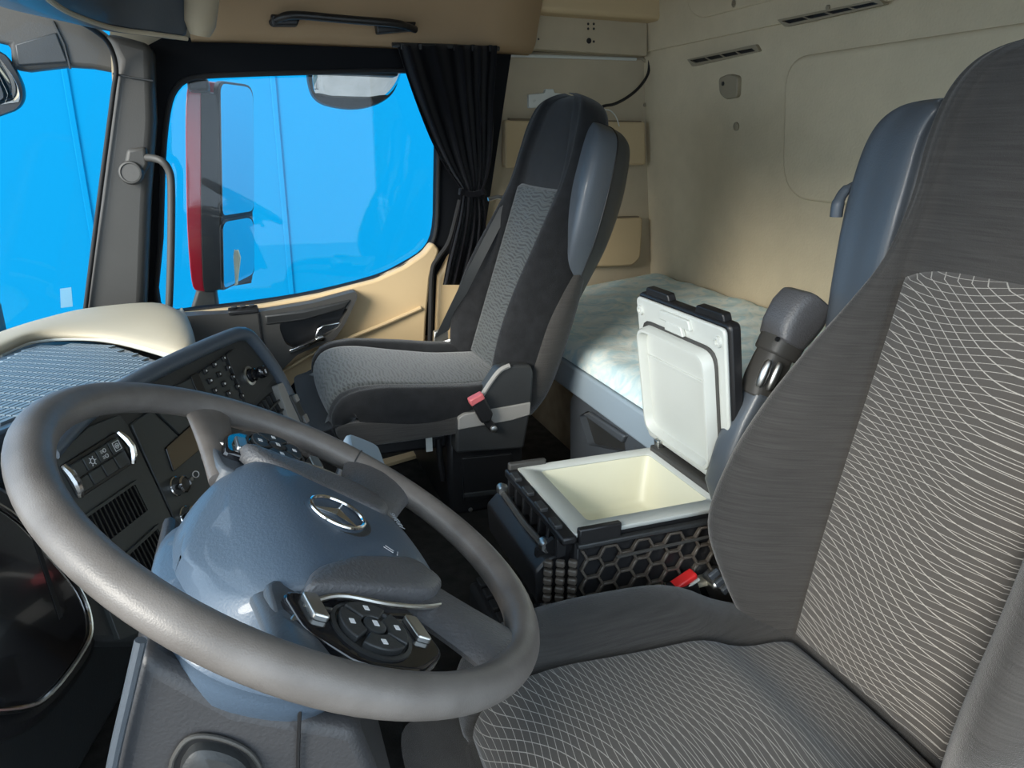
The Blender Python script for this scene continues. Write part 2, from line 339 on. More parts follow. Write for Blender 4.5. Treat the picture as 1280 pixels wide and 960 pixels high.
# cant rail trim above the door
rows = []
for dy, dz in ((2.36, -.004), (2.325, 0), (2.30, .02), (2.27, .09), (2.20, .22), (2.12, .34), (2.10, .6)):
    rows.append([V((p.x, dy, p.z+dz)) for p in [at(px, py, 'y', 2.33) for px, py in ((238, 46), (290, 47), (400, 51), (500, 55), (600, 60), (664, 64))]])
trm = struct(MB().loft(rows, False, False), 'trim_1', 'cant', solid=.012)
# A pillar, with the round pivot knob and the bent grab bar
pl = struct(MB().prism(ypoly([(128, 40), (150, 44), (190, 55), (193, 150), (186, 250), (180, 392), (104, 392), (124, 250), (141, 120), (145, 75)], 2.27), (0, .13, 0)), 'trim_2', 'grey', bevel=.022, seg=4)
pl['label'] = 'grey front pillar cover'
build(MB().tube([at(141, 92, 'y', 2.266), at(165, 97, 'y', 2.264), at(191, 101, 'y', 2.266)], .0025, 6), 'pillar_joint', 'dark', pl)
# windscreen
bot = crv([(-.50, .0, .45), (-.62, .5, .45), (-.64, 1.2, .45), (-.57, 1.8, .46), at(106, 392, 'y', 2.27)], 6)
top = crv([(-.34, .0, 1.28), (-.46, .5, 1.28), (-.48, 1.2, 1.28), (-.42, 1.8, 1.28), at(148, 40, 'y', 2.27)], 6)
ws = struct(MB().loft([[p.lerp(q, t) for p, q in zip(bot, top)] for t in (0, .25, .5, .75, 1)], False, False), 'window_1', 'glass')
ws['label'] = 'windscreen glass'
build(MB().tube(crv([at(106, 392, 'y', 2.262), at(124, 250, 'y', 2.262), at(141, 120, 'y', 2.262), at(145, 85, 'y', 2.255), at(136, 55, 'y', 2.22), at(115, 36, 'y', 2.1), at(85, 20, 'y', 1.95), at(40, -2, 'y', 1.8), at(-40, -40, 'y', 1.6)], 6), .006, 10), 'windscreen_seal', 'rubber', ws)
build(MB().prism(ypoly([(75, 361), (89, 359), (91, 383), (76, 385)], 2.30), (0, .001, 0)), 'sticker', 'sticker', ws)
build(MB().tube(bot, .012, 8), 'lower_seal', 'rubber', ws)
struct(MB().box((-.69, 1.17, .2), (.05, 0, 0), (0, 2.5, 0), (0, 0, .5)), 'wall_front', 'dark')
# header over the windscreen (bulkhead above the sill line)
hz = 1.125
hp = crv([at(236, 46, 'z', hz), at(200, 41, 'z', hz), at(145, 33, 'z', hz), at(100, 18, 'z', hz), at(70, 1, 'z', hz), at(20, -40, 'z', hz), (-.28, .2, hz)], 5)
rows = [[p+V((o, 0, dz)) for p in hp] for o, dz in ((-.16, .02), (-.03, -.003), (-.008, .006), (0, .03), (.012, .16), (.03, .5))]
hd = struct(MB().loft(rows, False, False), 'trim_3', 'slate', solid=.01); hd['label'] = 'slate overhead locker front above the windscreen'
build(MB().tube([at(250, 44, 'y', 1.98), at(250, 30, 'y', 1.975), at(252, 0, 'y', 1.97), at(254, -60, 'y', 1.96)], [.022, .034, .037, .038], 16), 'locker_end_cap', 'trim2', hd)
build(MB().tube([p+V((-.004, 0, -.004)) for p in hp], .005, 8), 'locker_lip', 'trim2', hd)
build(MB().box((-.36, 1.2, 1.5), (.14, 0, 0), (0, 2.4, 0), (0, 0, .6)), 'header_back', 'trim', hd)
# driver side: open doorway beside the photographer
struct(MB().plate((0, -.06, 0), X3, Z3, Y3, [(-.6, -.02), (1.6, -.02), (1.6, 1.8), (-.4, 1.8)], [[(-.42, 0.0), (.86, 0.0), (.86, 1.36), (-.28, 1.36)]], 0, -.05), 'wall_left', 'trim2')
# ---------------------------------------------------------------- passenger door
d1 = struct(MB().plate((0, 2.375, 0), X3, Z3, Y3, xz([(150, 400), (166, 240), (178, 60), (205, 46), (640, 62), (600, 330), (560, 345), (545, 420)], 2.375), [xz(win, 2.375)], 0, .05), 'door_1', 'frame', bevel=.006)
d1['label'] = 'passenger door with black window frame and sand coloured panel'
ins = xz(win, 2.365); cc = (sum(p[0] for p in ins)/len(ins), sum(p[1] for p in ins)/len(ins))
build(MB().tube([V((p[0], 2.372, p[1])) for p in crv([(x, z) for x, z in [(cc[0]+(p[0]-cc[0])*1.012, cc[1]+(p[1]-cc[1])*1.012) for p in ins]], 3, True)] if False else
      [V((cc[0]+(p[0]-cc[0])*1.015, 2.372, cc[1]+(p[1]-cc[1])*1.015)) for p in ins], .007, 8, closed=True), 'window_seal', 'rubber', d1)
build(MB().slab((0, 2.41, 0), X3, Z3, Y3, [(wc[0]+(p[0]-wc[0])*1.02, wc[1]+(p[1]-wc[1])*1.02) for p in w3], 0, .004), 'window_pane', 'glass', d1)
pan = [(205, 394), (250, 390), (330, 381), (400, 368), (470, 350), (505, 334), (530, 317), (541, 303), (550, 312), (538, 345), (533, 400), (530, 470), (527, 556), (200, 590)]
dp = build(MB().slab((0, YD, 0), X3, Z3, Y3, rnd(xz(pan, YD), .012, 3), 0, .05), 'door_panel', 'door', d1, bevel=.008, seg=3)
build(MB().tube(crv([at(352, 466, 'y', 2.325), at(395, 440, 'y', 2.325), at(440, 421, 'y', 2.325), at(480, 405, 'y', 2.33), at(526, 385, 'y', 2.335)], 6), .007, 8), 'panel_ridge', 'door', dp)
# dark door pocket with its sand coloured lip
pk = build(MB().slab((0, 2.335, 0), X3, Z3, Y3, rnd(xz([(345, 508), (372, 472), (410, 450), (480, 427), (494, 430), (497, 450), (500, 540), (360, 560)], 2.335), [.02, .04, .05, .02, .02, .02, 0, 0]), -.002, .02), 'door_pocket', 'frame', d1, bevel=.004)
build(MB().prism(ypoly([(350, 540), (395, 531), (430, 520), (500, 512), (500, 560), (350, 575)], 2.30), (0, .05, 0)), 'pocket_lip', 'door', d1, bevel=.01, seg=3)
# grey armrest module with handle recess
mod = rnd(xz([(222, 396), (330, 389), (390, 379), (446, 364), (447, 372), (432, 404), (419, 424), (372, 443), (345, 470), (312, 455), (222, 445)], 2.29), .012, 3)
rec = rnd(xz([(352, 399), (395, 393), (436, 385), (424, 408), (410, 420), (372, 437), (357, 430), (349, 410)], 2.29), .012, 3)
am = build(MB().plate((0, 2.29, 0), X3, Z3, Y3, mod, [rec], 0, .06), 'armrest_module', 'grey', d1, bevel=.006)
build(MB().slab((0, 2.325, 0), X3, Z3, Y3, rec, 0, .01), 'recess_back', 'black', am)
build(MB().prism([at(330, 394, 'y', 2.285), at(380, 388, 'y', 2.275), at(440, 374, 'y', 2.285), at(432, 386, 'y', 2.285), at(380, 400, 'y', 2.275), at(332, 407, 'y', 2.285)], (0, .03, 0)), 'pull_handle', 'dark', am, bevel=.007, seg=3)
build(MB().loft([[p+V(o) for o in ((0, 0, .006), (0, .012, .006), (0, .012, -.006), (0, 0, -.006))] for p in crv([at(362, 440, 'y', 2.283), at(385, 431, 'y', 2.28), at(405, 423, 'y', 2.283)], 4)]), 'recess_trim', 'chrome', am, bevel=.002)
build(MB().prism([at(397, 411, 'y', 2.30), at(404, 406, 'y', 2.30), at(426, 402, 'y', 2.295), at(424, 409, 'y', 2.295), at(404, 420, 'y', 2.297), at(392, 425, 'y', 2.30)], (0, .014, 0)), 'release_lever', 'chrome', am, bevel=.004, seg=3)
build(MB().tube([at(323, 392, 'y', 2.287), at(326, 415, 'y', 2.287), at(331, 440, 'y', 2.287)], .003, 6), 'module_joint', 'black', am)
sw = build(MB().prism([at(285, 389, 'y', 2.30), at(322, 385, 'y', 2.30), at(324, 391, 'y', 2.285), at(286, 395, 'y', 2.285)], (0, 0, .012)), 'window_switch', 'black', am, bevel=.003)
for k in range(3): build(MB().box(at(293+k*11, 388-k, 'y', 2.292)+Z3*.010, (.016, 0, 0), (0, .01, 0), (0, 0, .006)), 'switch_key', 'dark', sw, bevel=.002)
# door seal and sill
build(MB().tube(crv([at(575, 250, 'y', 2.33), at(562, 300, 'y', 2.33), at(548, 322, 'y', 2.33), at(540, 340, 'y', 2.33), at(538, 400, 'y', 2.33), at(536, 480, 'y', 2.33), at(534, 560, 'y', 2.33)], 6), .008, 8), 'door_seal', 'rubber', d1)
build(MB().prism([at(470, 576, 'z', .012), at(545, 556, 'z', .012), at(548, 561, 'z', .012), at(473, 583, 'z', .012)], (0, 0, -.01)), 'sill_strip', 'door', d1)
# B pillar cover behind the seal
struct(MB().prism(ypoly([(548, 345), (563, 318), (640, 310), (640, 470), (543, 500), (546, 400)], 2.35), (0, .05, 0)), 'trim_4', 'door', bevel=.01)
# ================================================================== SEATS
def section(w, wi, b, t, n=4):
    """half-section outline, centre front -> side -> centre back: (lateral, forward)"""
    d = w-wi
    half = [(0, -.014), (wi*.6, -.014), (wi*.97, -.012), (wi+.08*d, .05*b+.004), (wi+.3*d, .66*b+.004), (wi+.6*d, b), (wi+.86*d, .82*b), (w, .30*b-.01), (w, -.45*t), (w-.12*w, -.9*t), (.5*w, -t), (0, -t)]
    full = half+[(-x, y) for x, y in half[-2:0:-1]]
    return catmull(full, n, True)
def loft_along(stations, frame, wi_cap=True):
    """stations: rows (s, w, wi, b, t, off); frame(s) -> (P, ex, en)"""
    st = catmull(stations, 5); rows = []
    for s, w_, wi, b, t, off in st:
        P, ex, en = frame(s); rows.append([P+ex*x+en*(y+off) for x, y in section(max(w_, .004), max(min(wi, w_*.9), .003), b, max(t, .004))])
    return rows
def insert_patch(s0, s1, wfun, ffun, frame, nu=22, nv=46, puff=.010, side=.016, uvs=1.0, arch=None):
    """upholstered centre panel as a thin cushion with UVs in metres"""
    mb = MB(); uv = []; top = []
    for j in range(nv+1):
        s = s0+(s1-s0)*j/nv
        for i in range(nu+1):
            a = -1+2*i/nu
            ss = s
            if arch: ss = s+arch(a)*(j/nv)
            P, ex, en = frame(ss); w_ = wfun(ss)
            e = min(1, (1-abs(a))*w_/side, ) if side else 1
            ev = min(1, (j/nv)*abs(s1-s0)/side, (1-j/nv)*abs(s1-s0)/side)
            k = math.sqrt(max(0, 1-(1-e)**2))*math.sqrt(max(0, 1-(1-ev)**2))
            f = ffun(ss, a)-.016+(.016+puff*(1-a*a))*k
            mb.v.append(P+ex*(a*w_)+en*f); uv.append((a*w_*uvs, ss*uvs))
    for j in range(nv):
        for i in range(nu):
            q = j*(nu+1)+i; mb.f.append((q, q+1, q+nu+2, q+nu+1))
    mb.uv = uv; return mb
def back_frame(O, rec, bow=0):
    r = math.radians(rec); eu = V((math.sin(r), 0, math.cos(r))); ef = V((-math.cos(r), 0, math.sin(r)))
    return lambda h: (V(O)+eu*h+ef*bow*math.sin(min(max(h, 0), .8)*math.pi/.8), Y3, ef)
def path_frame(P0, pts):
    """cushion frame from a curved side profile: pts (s, x, z) ; normal is to the left of travel (up)"""
    pts = [tuple(p) for p in pts]
    def fr(s):
        def pos(q):
            for a, b in zip(pts, pts[1:]):
                if q <= b[0] or b is pts[-1]:
                    t = (q-a[0])/(b[0]-a[0]); return V((a[1]+(b[1]-a[1])*t, 0, a[2]+(b[2]-a[2])*t))
        p = (pos(s-.02)+pos(s)+pos(s+.02))/3; t = (pos(s+.03)-pos(s-.03)).normalized()
        n = V((-t.z, 0, t.x)); n = n if n.z > -.3 or True else -n
        if t.x < 0: n = V((t.z, 0, -t.x))
        return V((p.x, P0, p.z)), Y3, n
    return fr
# ---------------------------------------------------------------- driver's seat
DS = thing('driver_seat', "large driver's seat with pale wavy line pattern in the right foreground", 'seat', (.6, .612, 0))
fb = back_frame((.757, .612, .16), 9, .0)
bst = [(-.07, .18, .14, .02, .10, 0), (-.02, .195, .14, .045, .11, 0), (.06, .240, .14, .095, .12, 0), (.15, .280, .14, .132, .12, 0), (.25, .280, .14, .122, .12, 0), (.35, .258, .14, .098, .12, 0), (.45, .222, .14, .066, .115, 0),
       (.53, .188, .14, .036, .11, 0), (.60, .163, .14, .014, .11, .0), (.68, .152, .13, .004, .10, .004), (.76, .148, .12, .003, .09, .012), (.815, .138, .11, .002, .085, .014), (.85, .115, .09, .002, .075, .012), (.868, .08, .06, .001, .06, .008), (.876, .03, .02, 0, .04, .002)]
build(MB().loft(loft_along(bst, fb)), 'backrest', 'cloth', DS, angle=60)
wi_d = lambda h: .141+.004*math.sin(h*8)
build(insert_patch(.0, .60, wi_d, lambda h, a: -.006+.010*a*a, fb, arch=lambda a: -.022*abs(a)**4), 'backrest_centre', 'insert', DS, angle=80)
cf = path_frame(.612, [(-.1, .88, .120), (-.01, .790, .135), (.035, .740, .163), (.12, .65, .172), (.19, .58, .207), (.30, .47, .212), (.42, .35, .222), (.50, .275, .215), (.55, .235, .185), (.60, .222, .13), (.66, .23, .08)])
cst = [(-.05, .20, .14, .01, .08, -.02), (.03, .210, .14, .014, .10, 0), (.12, .238, .14, .030, .12, 0), (.22, .256, .14, .034, .13, 0), (.32, .260, .14, .032, .13, 0), (.42, .255, .14, .022, .13, 0), (.49, .245, .14, .012, .12, 0), (.55, .24, .14, .004, .11, 0), (.60, .235, .14, .002, .10, 0), (.64, .22, .14, .001, .08, 0)]
build(MB().loft(loft_along(cst, cf)), 'cushion', 'cloth', DS, angle=60)
build(insert_patch(.012, .60, lambda s: .141, lambda s, a: -.004+.006*a*a, cf, nv=50), 'cushion_centre', 'insert', DS, angle=80)
# slate back shell with its wings
sh = [(.10, .20, .14, .002, .05, -.10), (.25, .245, .16, .004, .08, -.07), (.45, .268, .18, .006, .11, -.03), (.60, .278, .17, .004, .115, -.012), (.70, .282, .17, .004, .11, -.010), (.765, .274, .17, .004, .10, -.010), (.80, .252, .16, .003, .09, -.014), (.815, .21, .16, .002, .07, -.022), (.82, .10, .08, 0, .05, -.03)]
build(MB().loft(loft_along(sh, fb)), 'back_shell', 'slate', DS, angle=60)
# seat base under the cushion
build(MB().box((.52, .612, .05), (.44, 0, 0), (0, .40, 0), (0, 0, .10)), 'base', 'black', DS, bevel=.02)
for k in range(6): build(MB().box((.24, .612, .012+k*.013), (.05, 0, 0), (0, .38, 0), (0, 0, .008)), 'bellows_fold', 'rubber', DS, bevel=.002)
# belt guide lever behind the shoulder
build(MB().tube(crv([at(1068, 231, 'y', .895), at(1056, 239, 'y', .90), at(1048, 253, 'y', .90), at(1045, 271, 'y', .90)], 5), [.006]*4+[.008]*6+[.0095]*6, 10), 'release_lever', 'slate', DS)
# folded-up armrest on the far side
def rrect(w_, d, n=3): return rnd([(-w_, -d), (w_, -d), (w_, d), (-w_, d)], min(w_, d)*.55, n)
def arm_part(pix, wid, dep, name, m, y=.912, **k):
    pts = [at(px, py, 'y', y) for px, py in pix]; rows = []
    for i, p in enumerate(pts):
        t = (pts[min(i+1, len(pts)-1)]-pts[max(i-1, 0)]).normalized(); nn = t.cross(Y3).normalized()
        rows.append([p+nn*a+Y3*b for a, b in rrect(wid[i], dep)])
    return build(MB().loft(rows), name, m, DS, angle=50, **k)
arm_part([(912, 640), (905, 600), (918, 560), (932, 525), (948, 490)], [.018, .026, .026, .025, .022], .026, 'armrest_arm', 'slate', bevel=.004)
arm_part([(946, 494), (953, 475), (964, 452), (972, 436)], [.024, .026, .026, .024], .024, 'armrest_grip', 'grey', bevel=.004)
arm_part([(969, 444), (976, 430), (982, 420)], [.030, .031, .030], .029, 'armrest_collar', 'grey', bevel=.004)
arm_part([(976, 427), (984, 412), (997, 392), (1008, 377), (1012, 371)], [.026, .036, .040, .036, .022], .034, 'armrest_pad', 'leather2', bevel=.010)
for (x0, y0), (x1, y1) in (((948, 484), (962, 450)), ((960, 488), (975, 453))):
    p, q = at(x0, y0, 'y', .884), at(x1, y1, 'y', .884)
    build(MB().tube([p.lerp(q, t) for t in (0, .12, .5, .88, 1)], [.003, .0065, .0075, .0065, .003], 10), 'grip_inlay', 'satin', DS)
for px, py in ((934, 538), (972, 424)): build(MB().lathe(at(px, py, 'y', .886), -Y3, [(.004, -.002), (.004, .001), (.001, .001)], 10), 'pivot_bolt', 'black', DS)
# recline / height control pod by the buckle
p = at(908, 745, 'y', .885)
pod = build(MB().slab(p, V((.55, 0, -.84)).normalized(), V((.84, 0, .55)).normalized(), Y3, rnd([(-.060, -.018), (.050, -.028), (.055, .028), (-.060, .018)], .012), -.02, .02), 'control_pod', 'satin', DS, bevel=.005)
for k in range(3): build(MB().slab(at(893+k*8, 718+k*9, 'y', .862), V((.55, 0, -.84)).normalized(), V((.84, 0, .55)).normalized(), Y3, rnd([(-.006, -.010), (.006, -.010), (.006, .010), (-.006, .010)], .003), -.003, .004), 'control_key', 'slate', pod, bevel=.0015)
# driver's buckle
bk = thing('belt_buckle', "bright red belt buckle beside the driver's cushion", 'buckle', at(852, 745, 'y', .90))
ax = (at(876, 706, 'y', .90)-at(838, 738, 'y', .90)).normalized(); up = V((-.35, 0, .94)).normalized(); p = at(851, 726, 'y', .885)
build(MB().box(p-up*.028, V((.054, 0, .0)), (0, .026, 0), up*.05), 'housing', 'black', bk, bevel=.006, seg=3)
build(MB().box(p-up*.002, V((.05, 0, .024)), (0, .022, 0), up*.012), 'button', 'red', bk, bevel=.004, seg=3)
build(MB().box(p-up*.010, V((.053, 0, .024)), (0, .024, 0), up*.004), 'button_rim', 'white', bk, bevel=.001)
build(MB().tube([p-up*.05, p-up*.09-X3*.0, p-up*.14], .007, 8), 'stalk', 'black', bk)

# ---------------------------------------------------------------- passenger seat
PS = thing('passenger_seat', 'smaller charcoal passenger seat with fine wave pattern beside the far door', 'seat', (.45, 1.80, 0))
PO = V((.585, 1.79, .322)); PR = 17
fp = back_frame(PO, PR)
pst = [(-.08, .17, .14, .02, .09, 0), (-.02, .200, .145, .04, .10, 0), (.06, .218, .145, .060, .11, 0), (.15, .224, .145, .066, .11, 0), (.25, .220, .145, .058, .11, 0), (.35, .206, .145, .040, .11, 0),
       (.43, .192, .145, .024, .105, 0), (.50, .186, .145, .012, .10, 0), (.57, .184, .14, .006, .10, .004), (.64, .176, .12, .004, .095, .008), (.69, .155, .10, .002, .085, .008), (.715, .120, .08, .001, .07, .004), (.728, .07, .04, .0, .05, -.004), (.732, .02, .01, 0, .03, -.01)]
build(MB().loft(loft_along(pst, fp)), 'backrest', 'cloth2', PS, angle=60)
build(insert_patch(.0, .50, lambda h: .146, lambda h, a: -.006+.008*a*a, fp, nu=20, nv=36), 'backrest_centre', 'insert2', PS, angle=80)
# lower grey side panel of the backrest
lst = [(-.06, .19, .12, .002, .05, -.05), (.0, .216, .13, .003, .07, -.045), (.08, .228, .13, .004, .085, -.035), (.18, .231, .13, .004, .085, -.035), (.26, .222, .13, .003, .07, -.05), (.32, .205, .12, .002, .05, -.07), (.36, .185, .11, .001, .03, -.09)]
build(MB().loft(loft_along(lst, fp)), 'lower_back_panel', 'cloth', PS, angle=60)
pc = path_frame(1.79, [(-.1, .70, .345), (0, .595, .325), (.12, .475, .328), (.24, .355, .345), (.34, .255, .362), (.40, .195, .362), (.44, .160, .340), (.475, .148, .30), (.52, .155, .25), (.56, .165, .22)])
pcs = [(-.05, .18, .15, .01, .08, -.02), (.03, .215, .155, .016, .09, 0), (.12, .235, .165, .020, .10, 0), (.22, .245, .18, .018, .105, 0), (.32, .245, .188, .012, .11, 0), (.38, .242, .19, .006, .10, 0), (.43, .238, .19, .003, .085, 0), (.48, .232, .19, .002, .06, 0), (.53, .22, .19, .001, .05, 0)]
build(MB().loft(loft_along(pcs, pc)), 'cushion', 'cloth2', PS, angle=60)
build(insert_patch(-.01, .50, lambda s: .150+.042*min(1, max(0, s/.3)), lambda s, a: .0+.002*a*a, pc, nu=20, nv=40), 'cushion_centre', 'insert2', PS, angle=80)
# cushion side skirt
build(MB().prism([V((x, 1.555, z)) for x, z in crv([(.168, .30), (.30, .292), (.45, .288), (.56, .285), (.555, .262), (.52, .243), (.40, .236), (.22, .236), (.175, .248)], 4, True)] if False else
      [V((p[0], 1.552, p[1])) for p in catmull([(.165, .292), (.30, .288), (.45, .284), (.555, .28), (.55, .262), (.52, .243), (.40, .236), (.22, .236), (.172, .25)], 4, True)], (0, .49, 0)), 'cushion_skirt', 'cloth', PS, bevel=.015, seg=3)
# wing shell
psh = [(.20, .15, .10, .002, .05, -.09), (.30, .20, .13, .004, .08, -.06), (.40, .235, .15, .006, .11, -.035), (.50, .245, .15, .008, .125, -.02), (.58, .243, .15, .008, .12, -.016), (.63, .232, .14, .006, .11, -.016), (.655, .205, .12, .004, .09, -.02), (.665, .16, .10, .002, .07, -.028), (.668, .10, .07, 0, .05, -.035)]
rw = loft_along(psh+[(.669, .02, .01, 0, .012, -.055)], fp); nr = len(rw[0]); cut = nr*8//22
build(MB().loft([r[nr-cut:]+r[:cut+1] for r in rw], False, False), 'wing_panel', 'slate', PS, angle=60)
build(MB().loft([r[cut:nr-cut+1] for r in rw], False, False), 'back_shell', 'dark', PS, angle=60)
for sg in (cut, nr-cut): build(MB().tube([r[sg] for r in rw[4:-4]], .0022, 6), 'wing_seam', 'black', PS)
# side cover, stripe, pedestal
cov = xz([(601, 497), (624, 463), (636, 457), (664, 456), (667, 466), (665, 505), (662, 521), (655, 561), (570, 567), (571, 526), (577, 519), (600, 511)], 1.545)
build(MB().slab((0, 1.545, 0), X3, Z3, Y3, rnd(cov, .008, 3), 0, .05), 'side_cover', 'dark', PS, bevel=.008, seg=3)
build(MB().slab((0, 1.541, 0), X3, Z3, Y3, rnd(xz([(573, 523), (580, 518), (664, 503), (663, 519), (640, 526), (573, 538)], 1.541), .004), 0, .02), 'cover_stripe', 'greyl', PS, bevel=.003)
build(MB().tube(crv([at(602, 495, 'y', 1.545), at(613, 478, 'y', 1.545), at(625, 463, 'y', 1.545), at(637, 457, 'y', 1.545)], 4), .006, 8), 'cover_lip', 'greyl', PS)
build(MB().box((.525, 1.80, .115), (.20, 0, 0), (0, .42, 0), (0, 0, .24)), 'pedestal', 'black', PS, bevel=.012)
build(MB().slab((0, 1.588, 0), X3, Z3, Y3, rnd(xz([(577, 572), (640, 566), (636, 622), (580, 628)], 1.588), .006), -.003, .01), 'pedestal_panel', 'black', PS, bevel=.003)
build(MB().prism(ypoly([(580, 617), (634, 611), (634, 617), (580, 623)], 1.582), (0, .01, 0)), 'pedestal_rib', 'dark', PS, bevel=.002)
build(MB().lathe(at(588, 637, 'y', 1.588), -Y3, [(.006, 0), (.005, .004), (.001, .005)], 10), 'bolt', 'satin', PS)
build(MB().box((.36, 1.80, .20), (.34, 0, 0), (0, .36, 0), (0, 0, .05)), 'seat_pan', 'black', PS, bevel=.01)
build(MB().prism(ypoly([(532, 545), (540, 544), (541, 564), (533, 565)], 1.60), (0, .003, 0)), 'hang_tag', 'white', PS)
build(MB().tube([at(548, 548, 'y', 1.62), at(550, 575, 'y', 1.62), at(554, 600, 'y', 1.62)], .008, 8), 'damper', 'black', PS)
# passenger buckle
b2 = thing('belt_buckle', 'black belt buckle with faded red button on the passenger seat cover', 'buckle', at(618, 535, 'y', 1.53))
build(MB().prism(ypoly([(589, 505), (606, 496), (617, 518), (614, 527), (603, 530)], 1.515), (0, .022, 0)), 'housing', 'black', b2, bevel=.004)
build(MB().prism(ypoly([(587, 501), (604, 492), (607, 499), (590, 509)], 1.512), (0, .024, 0)), 'button', 'pink', b2, bevel=.003)
build(MB().prism(ypoly([(603, 527), (614, 524), (622, 536), (614, 541)], 1.524), (0, .01, 0)), 'anchor', 'black', b2, bevel=.003)
build(MB().lathe(at(617, 536, 'y', 1.524), -Y3, [(.009, 0), (.008, .005), (.003, .007)], 12), 'bolt', 'satin', b2)
# passenger belt from the shoulder to the floor anchor
pb = thing('seat_belt', 'grey seat belt webbing running behind the passenger seat back', 'seat belt', at(550, 440, 'y', 2.12))
s0, s1, s2 = at(634, 254, 'y', 1.95), at(591, 338, 'y', 1.93), at(552, 418, 'y', 2.00)
pts = crv([s0, s1, s2], 8); wv = V((.024, .006, .010))
build(MB().loft([[p-wv, p-wv*0+Y3*.001, p+wv, p+Y3*.003] for p in pts]), 'webbing', 'strap', pb)
build(MB().prism(ypoly([(543, 415), (560, 410), (561, 436), (542, 442)], 2.13), (0, .02, 0)), 'tongue', 'satin', pb, bevel=.003)
build(MB().tube([at(545, 445, 'y', 2.12), at(556, 428, 'y', 2.11), at(572, 422, 'y', 2.10)], .006, 8), 'loop', 'satin', pb)
build(MB().tube([at(550, 450, 'y', 2.12), at(560, 437, 'y', 2.11), at(570, 430, 'y', 2.10)], .006, 8), 'loop', 'black', pb)
build(MB().tube([at(610, 249, 'y', 2.06), at(622, 246, 'y', 2.06), at(634, 248, 'y', 2.06), at(642, 256, 'y', 2.06)], .006, 8), 'guide_ring', 'satin', pb)
# ================================================================== BUNK
BK = thing('bunk', 'sleeper bunk base with slate rail along the rear wall', 'bunk', (1.08, 1.2, 0))
BX = .80
build(MB().box((BX+.008, 1.635, .300), (.032, 0, 0), (0, 1.39, 0), (0, 0, .075)), 'front_rail', 'slatel', BK, bevel=.006)
build(MB().box((1.03, .50, .315), (.024, 0, 0), (0, .86, 0), (0, 0, .05)), 'front_rail', 'slate', BK, bevel=.006)
build(MB().prism([(BX+.02, .95, .32), (1.43, .95, .32), (1.43, 2.33, .32), (BX+.02, 2.33, .32)], (0, 0, .018)), 'bed_board', 'dark', BK)
build(MB().prism([(1.04, .07, .32), (1.43, .07, .32), (1.43, .94, .32), (1.04, .94, .32)], (0, 0, .018)), 'bed_board', 'dark', BK)
build(MB().box((BX+.10, 1.95, .145), (.02, 0, 0), (0, .72, 0), (0, 0, .29)), 'kick_panel', 'brown', BK)
build(MB().box((BX+.30, 1.2, .30), (.02, 0, 0), (0, 2.2, 0), (0, 0, .04)), 'cross_beam', 'black', BK)
# storage box with handle recess under the bunk
ST = thing('storage_box', 'slate storage box with recessed handle under the bunk', 'storage box', (.90, 1.42, 0))
sx = .805
def sp_(pix): return [(at(px, py, 'x', sx).y, at(px, py, 'x', sx).z) for px, py in pix]
so = rnd(sp_([(713, 500), (722, 484), (830, 548), (830, 620), (713, 590)]), .012, 3)
si = rnd(sp_([(724, 520), (735, 513), (780, 545), (782, 566), (735, 556)]), .01, 3)
build(MB().plate((sx, 0, 0), Y3, Z3, X3, so, [si], 0, .03), 'front', 'slate', ST, bevel=.005)
build(MB().slab((sx, 0, 0), Y3, Z3, X3, si, .02, .03), 'recess_back', 'dark', ST)
build(MB().box((sx+.14, 1.40, .14), (.22, 0, 0), (0, .34, 0), (0, 0, .27)), 'body', 'dark', ST, bevel=.01)
build(MB().prism([at(px, py, 'x', sx-.012) for px, py in ((727, 518), (735, 515), (780, 545), (776, 554))], (.02, 0, 0)), 'handle', 'slate', ST, bevel=.005)
# mattress with softly domed, pillowy top
mb = MB(); nx, ny = 30, 70; x1, y0, y1 = 1.435, .12, 2.34
def bed_front(y):                      # the bunk narrows behind the driver's seat
    t = min(1, max(0, (y-.90)/.10)); t = t*t*(3-2*t); return 1.03+(.803-1.03)*t
for j in range(ny+1):
    for i in range(nx+1):
        a, b = i/nx, j/ny; y = y0+(y1-y0)*b; x0 = bed_front(y); x = x0+(x1-x0)*a
        e = min(a*(x1-x0), (1-a)*(x1-x0)+.02, b*(y1-y0), (1-b)*(y1-y0)); k = math.sqrt(max(0, 1-(1-min(1, e/.05))**2))
        zz = .348+.034*k+.075*max(0, (x-.80)/.64)
        mb.v.append(V((x-.1*max(0, zz-.36)*a, y, zz+.005*k*math.sin(x*40+y*9)*math.sin(y*34))))
n0 = len(mb.v)
for j in range(ny):
    for i in range(nx): q = j*(nx+1)+i; mb.f.append((q, q+1, q+nx+2, q+nx+1))
edge = [i for i in range(nx+1)]+[j*(nx+1)+nx for j in range(1, ny+1)]+[ny*(nx+1)+i for i in range(nx-1, -1, -1)]+[j*(nx+1) for j in range(ny-1, 0, -1)]
for q in edge: p = mb.v[q]; mb.v.append(V((p.x, p.y, .340)))
for k in range(len(edge)): k2 = (k+1) % len(edge); mb.f.append((edge[k], edge[k2], n0+k2, n0+k))
build(mb, 'mattress', 'bed', None, 'pale blue patterned mattress lying on the bunk', 'mattress', angle=70)

# ================================================================== FRIDGE
FZ = at(720, 668, 'y', .905).z
FR = thing('fridge_box', 'open black cool box with cream interior between the seats', 'fridge', (.60, 1.035, .075))
fx0, fx1, fy0, fy1 = .446, .752, .905, 1.165
zt = FZ
fxm, fxl, fym, fyl = (fx0+fx1)/2, fx1-fx0, (fy0+fy1)/2, fy1-fy0
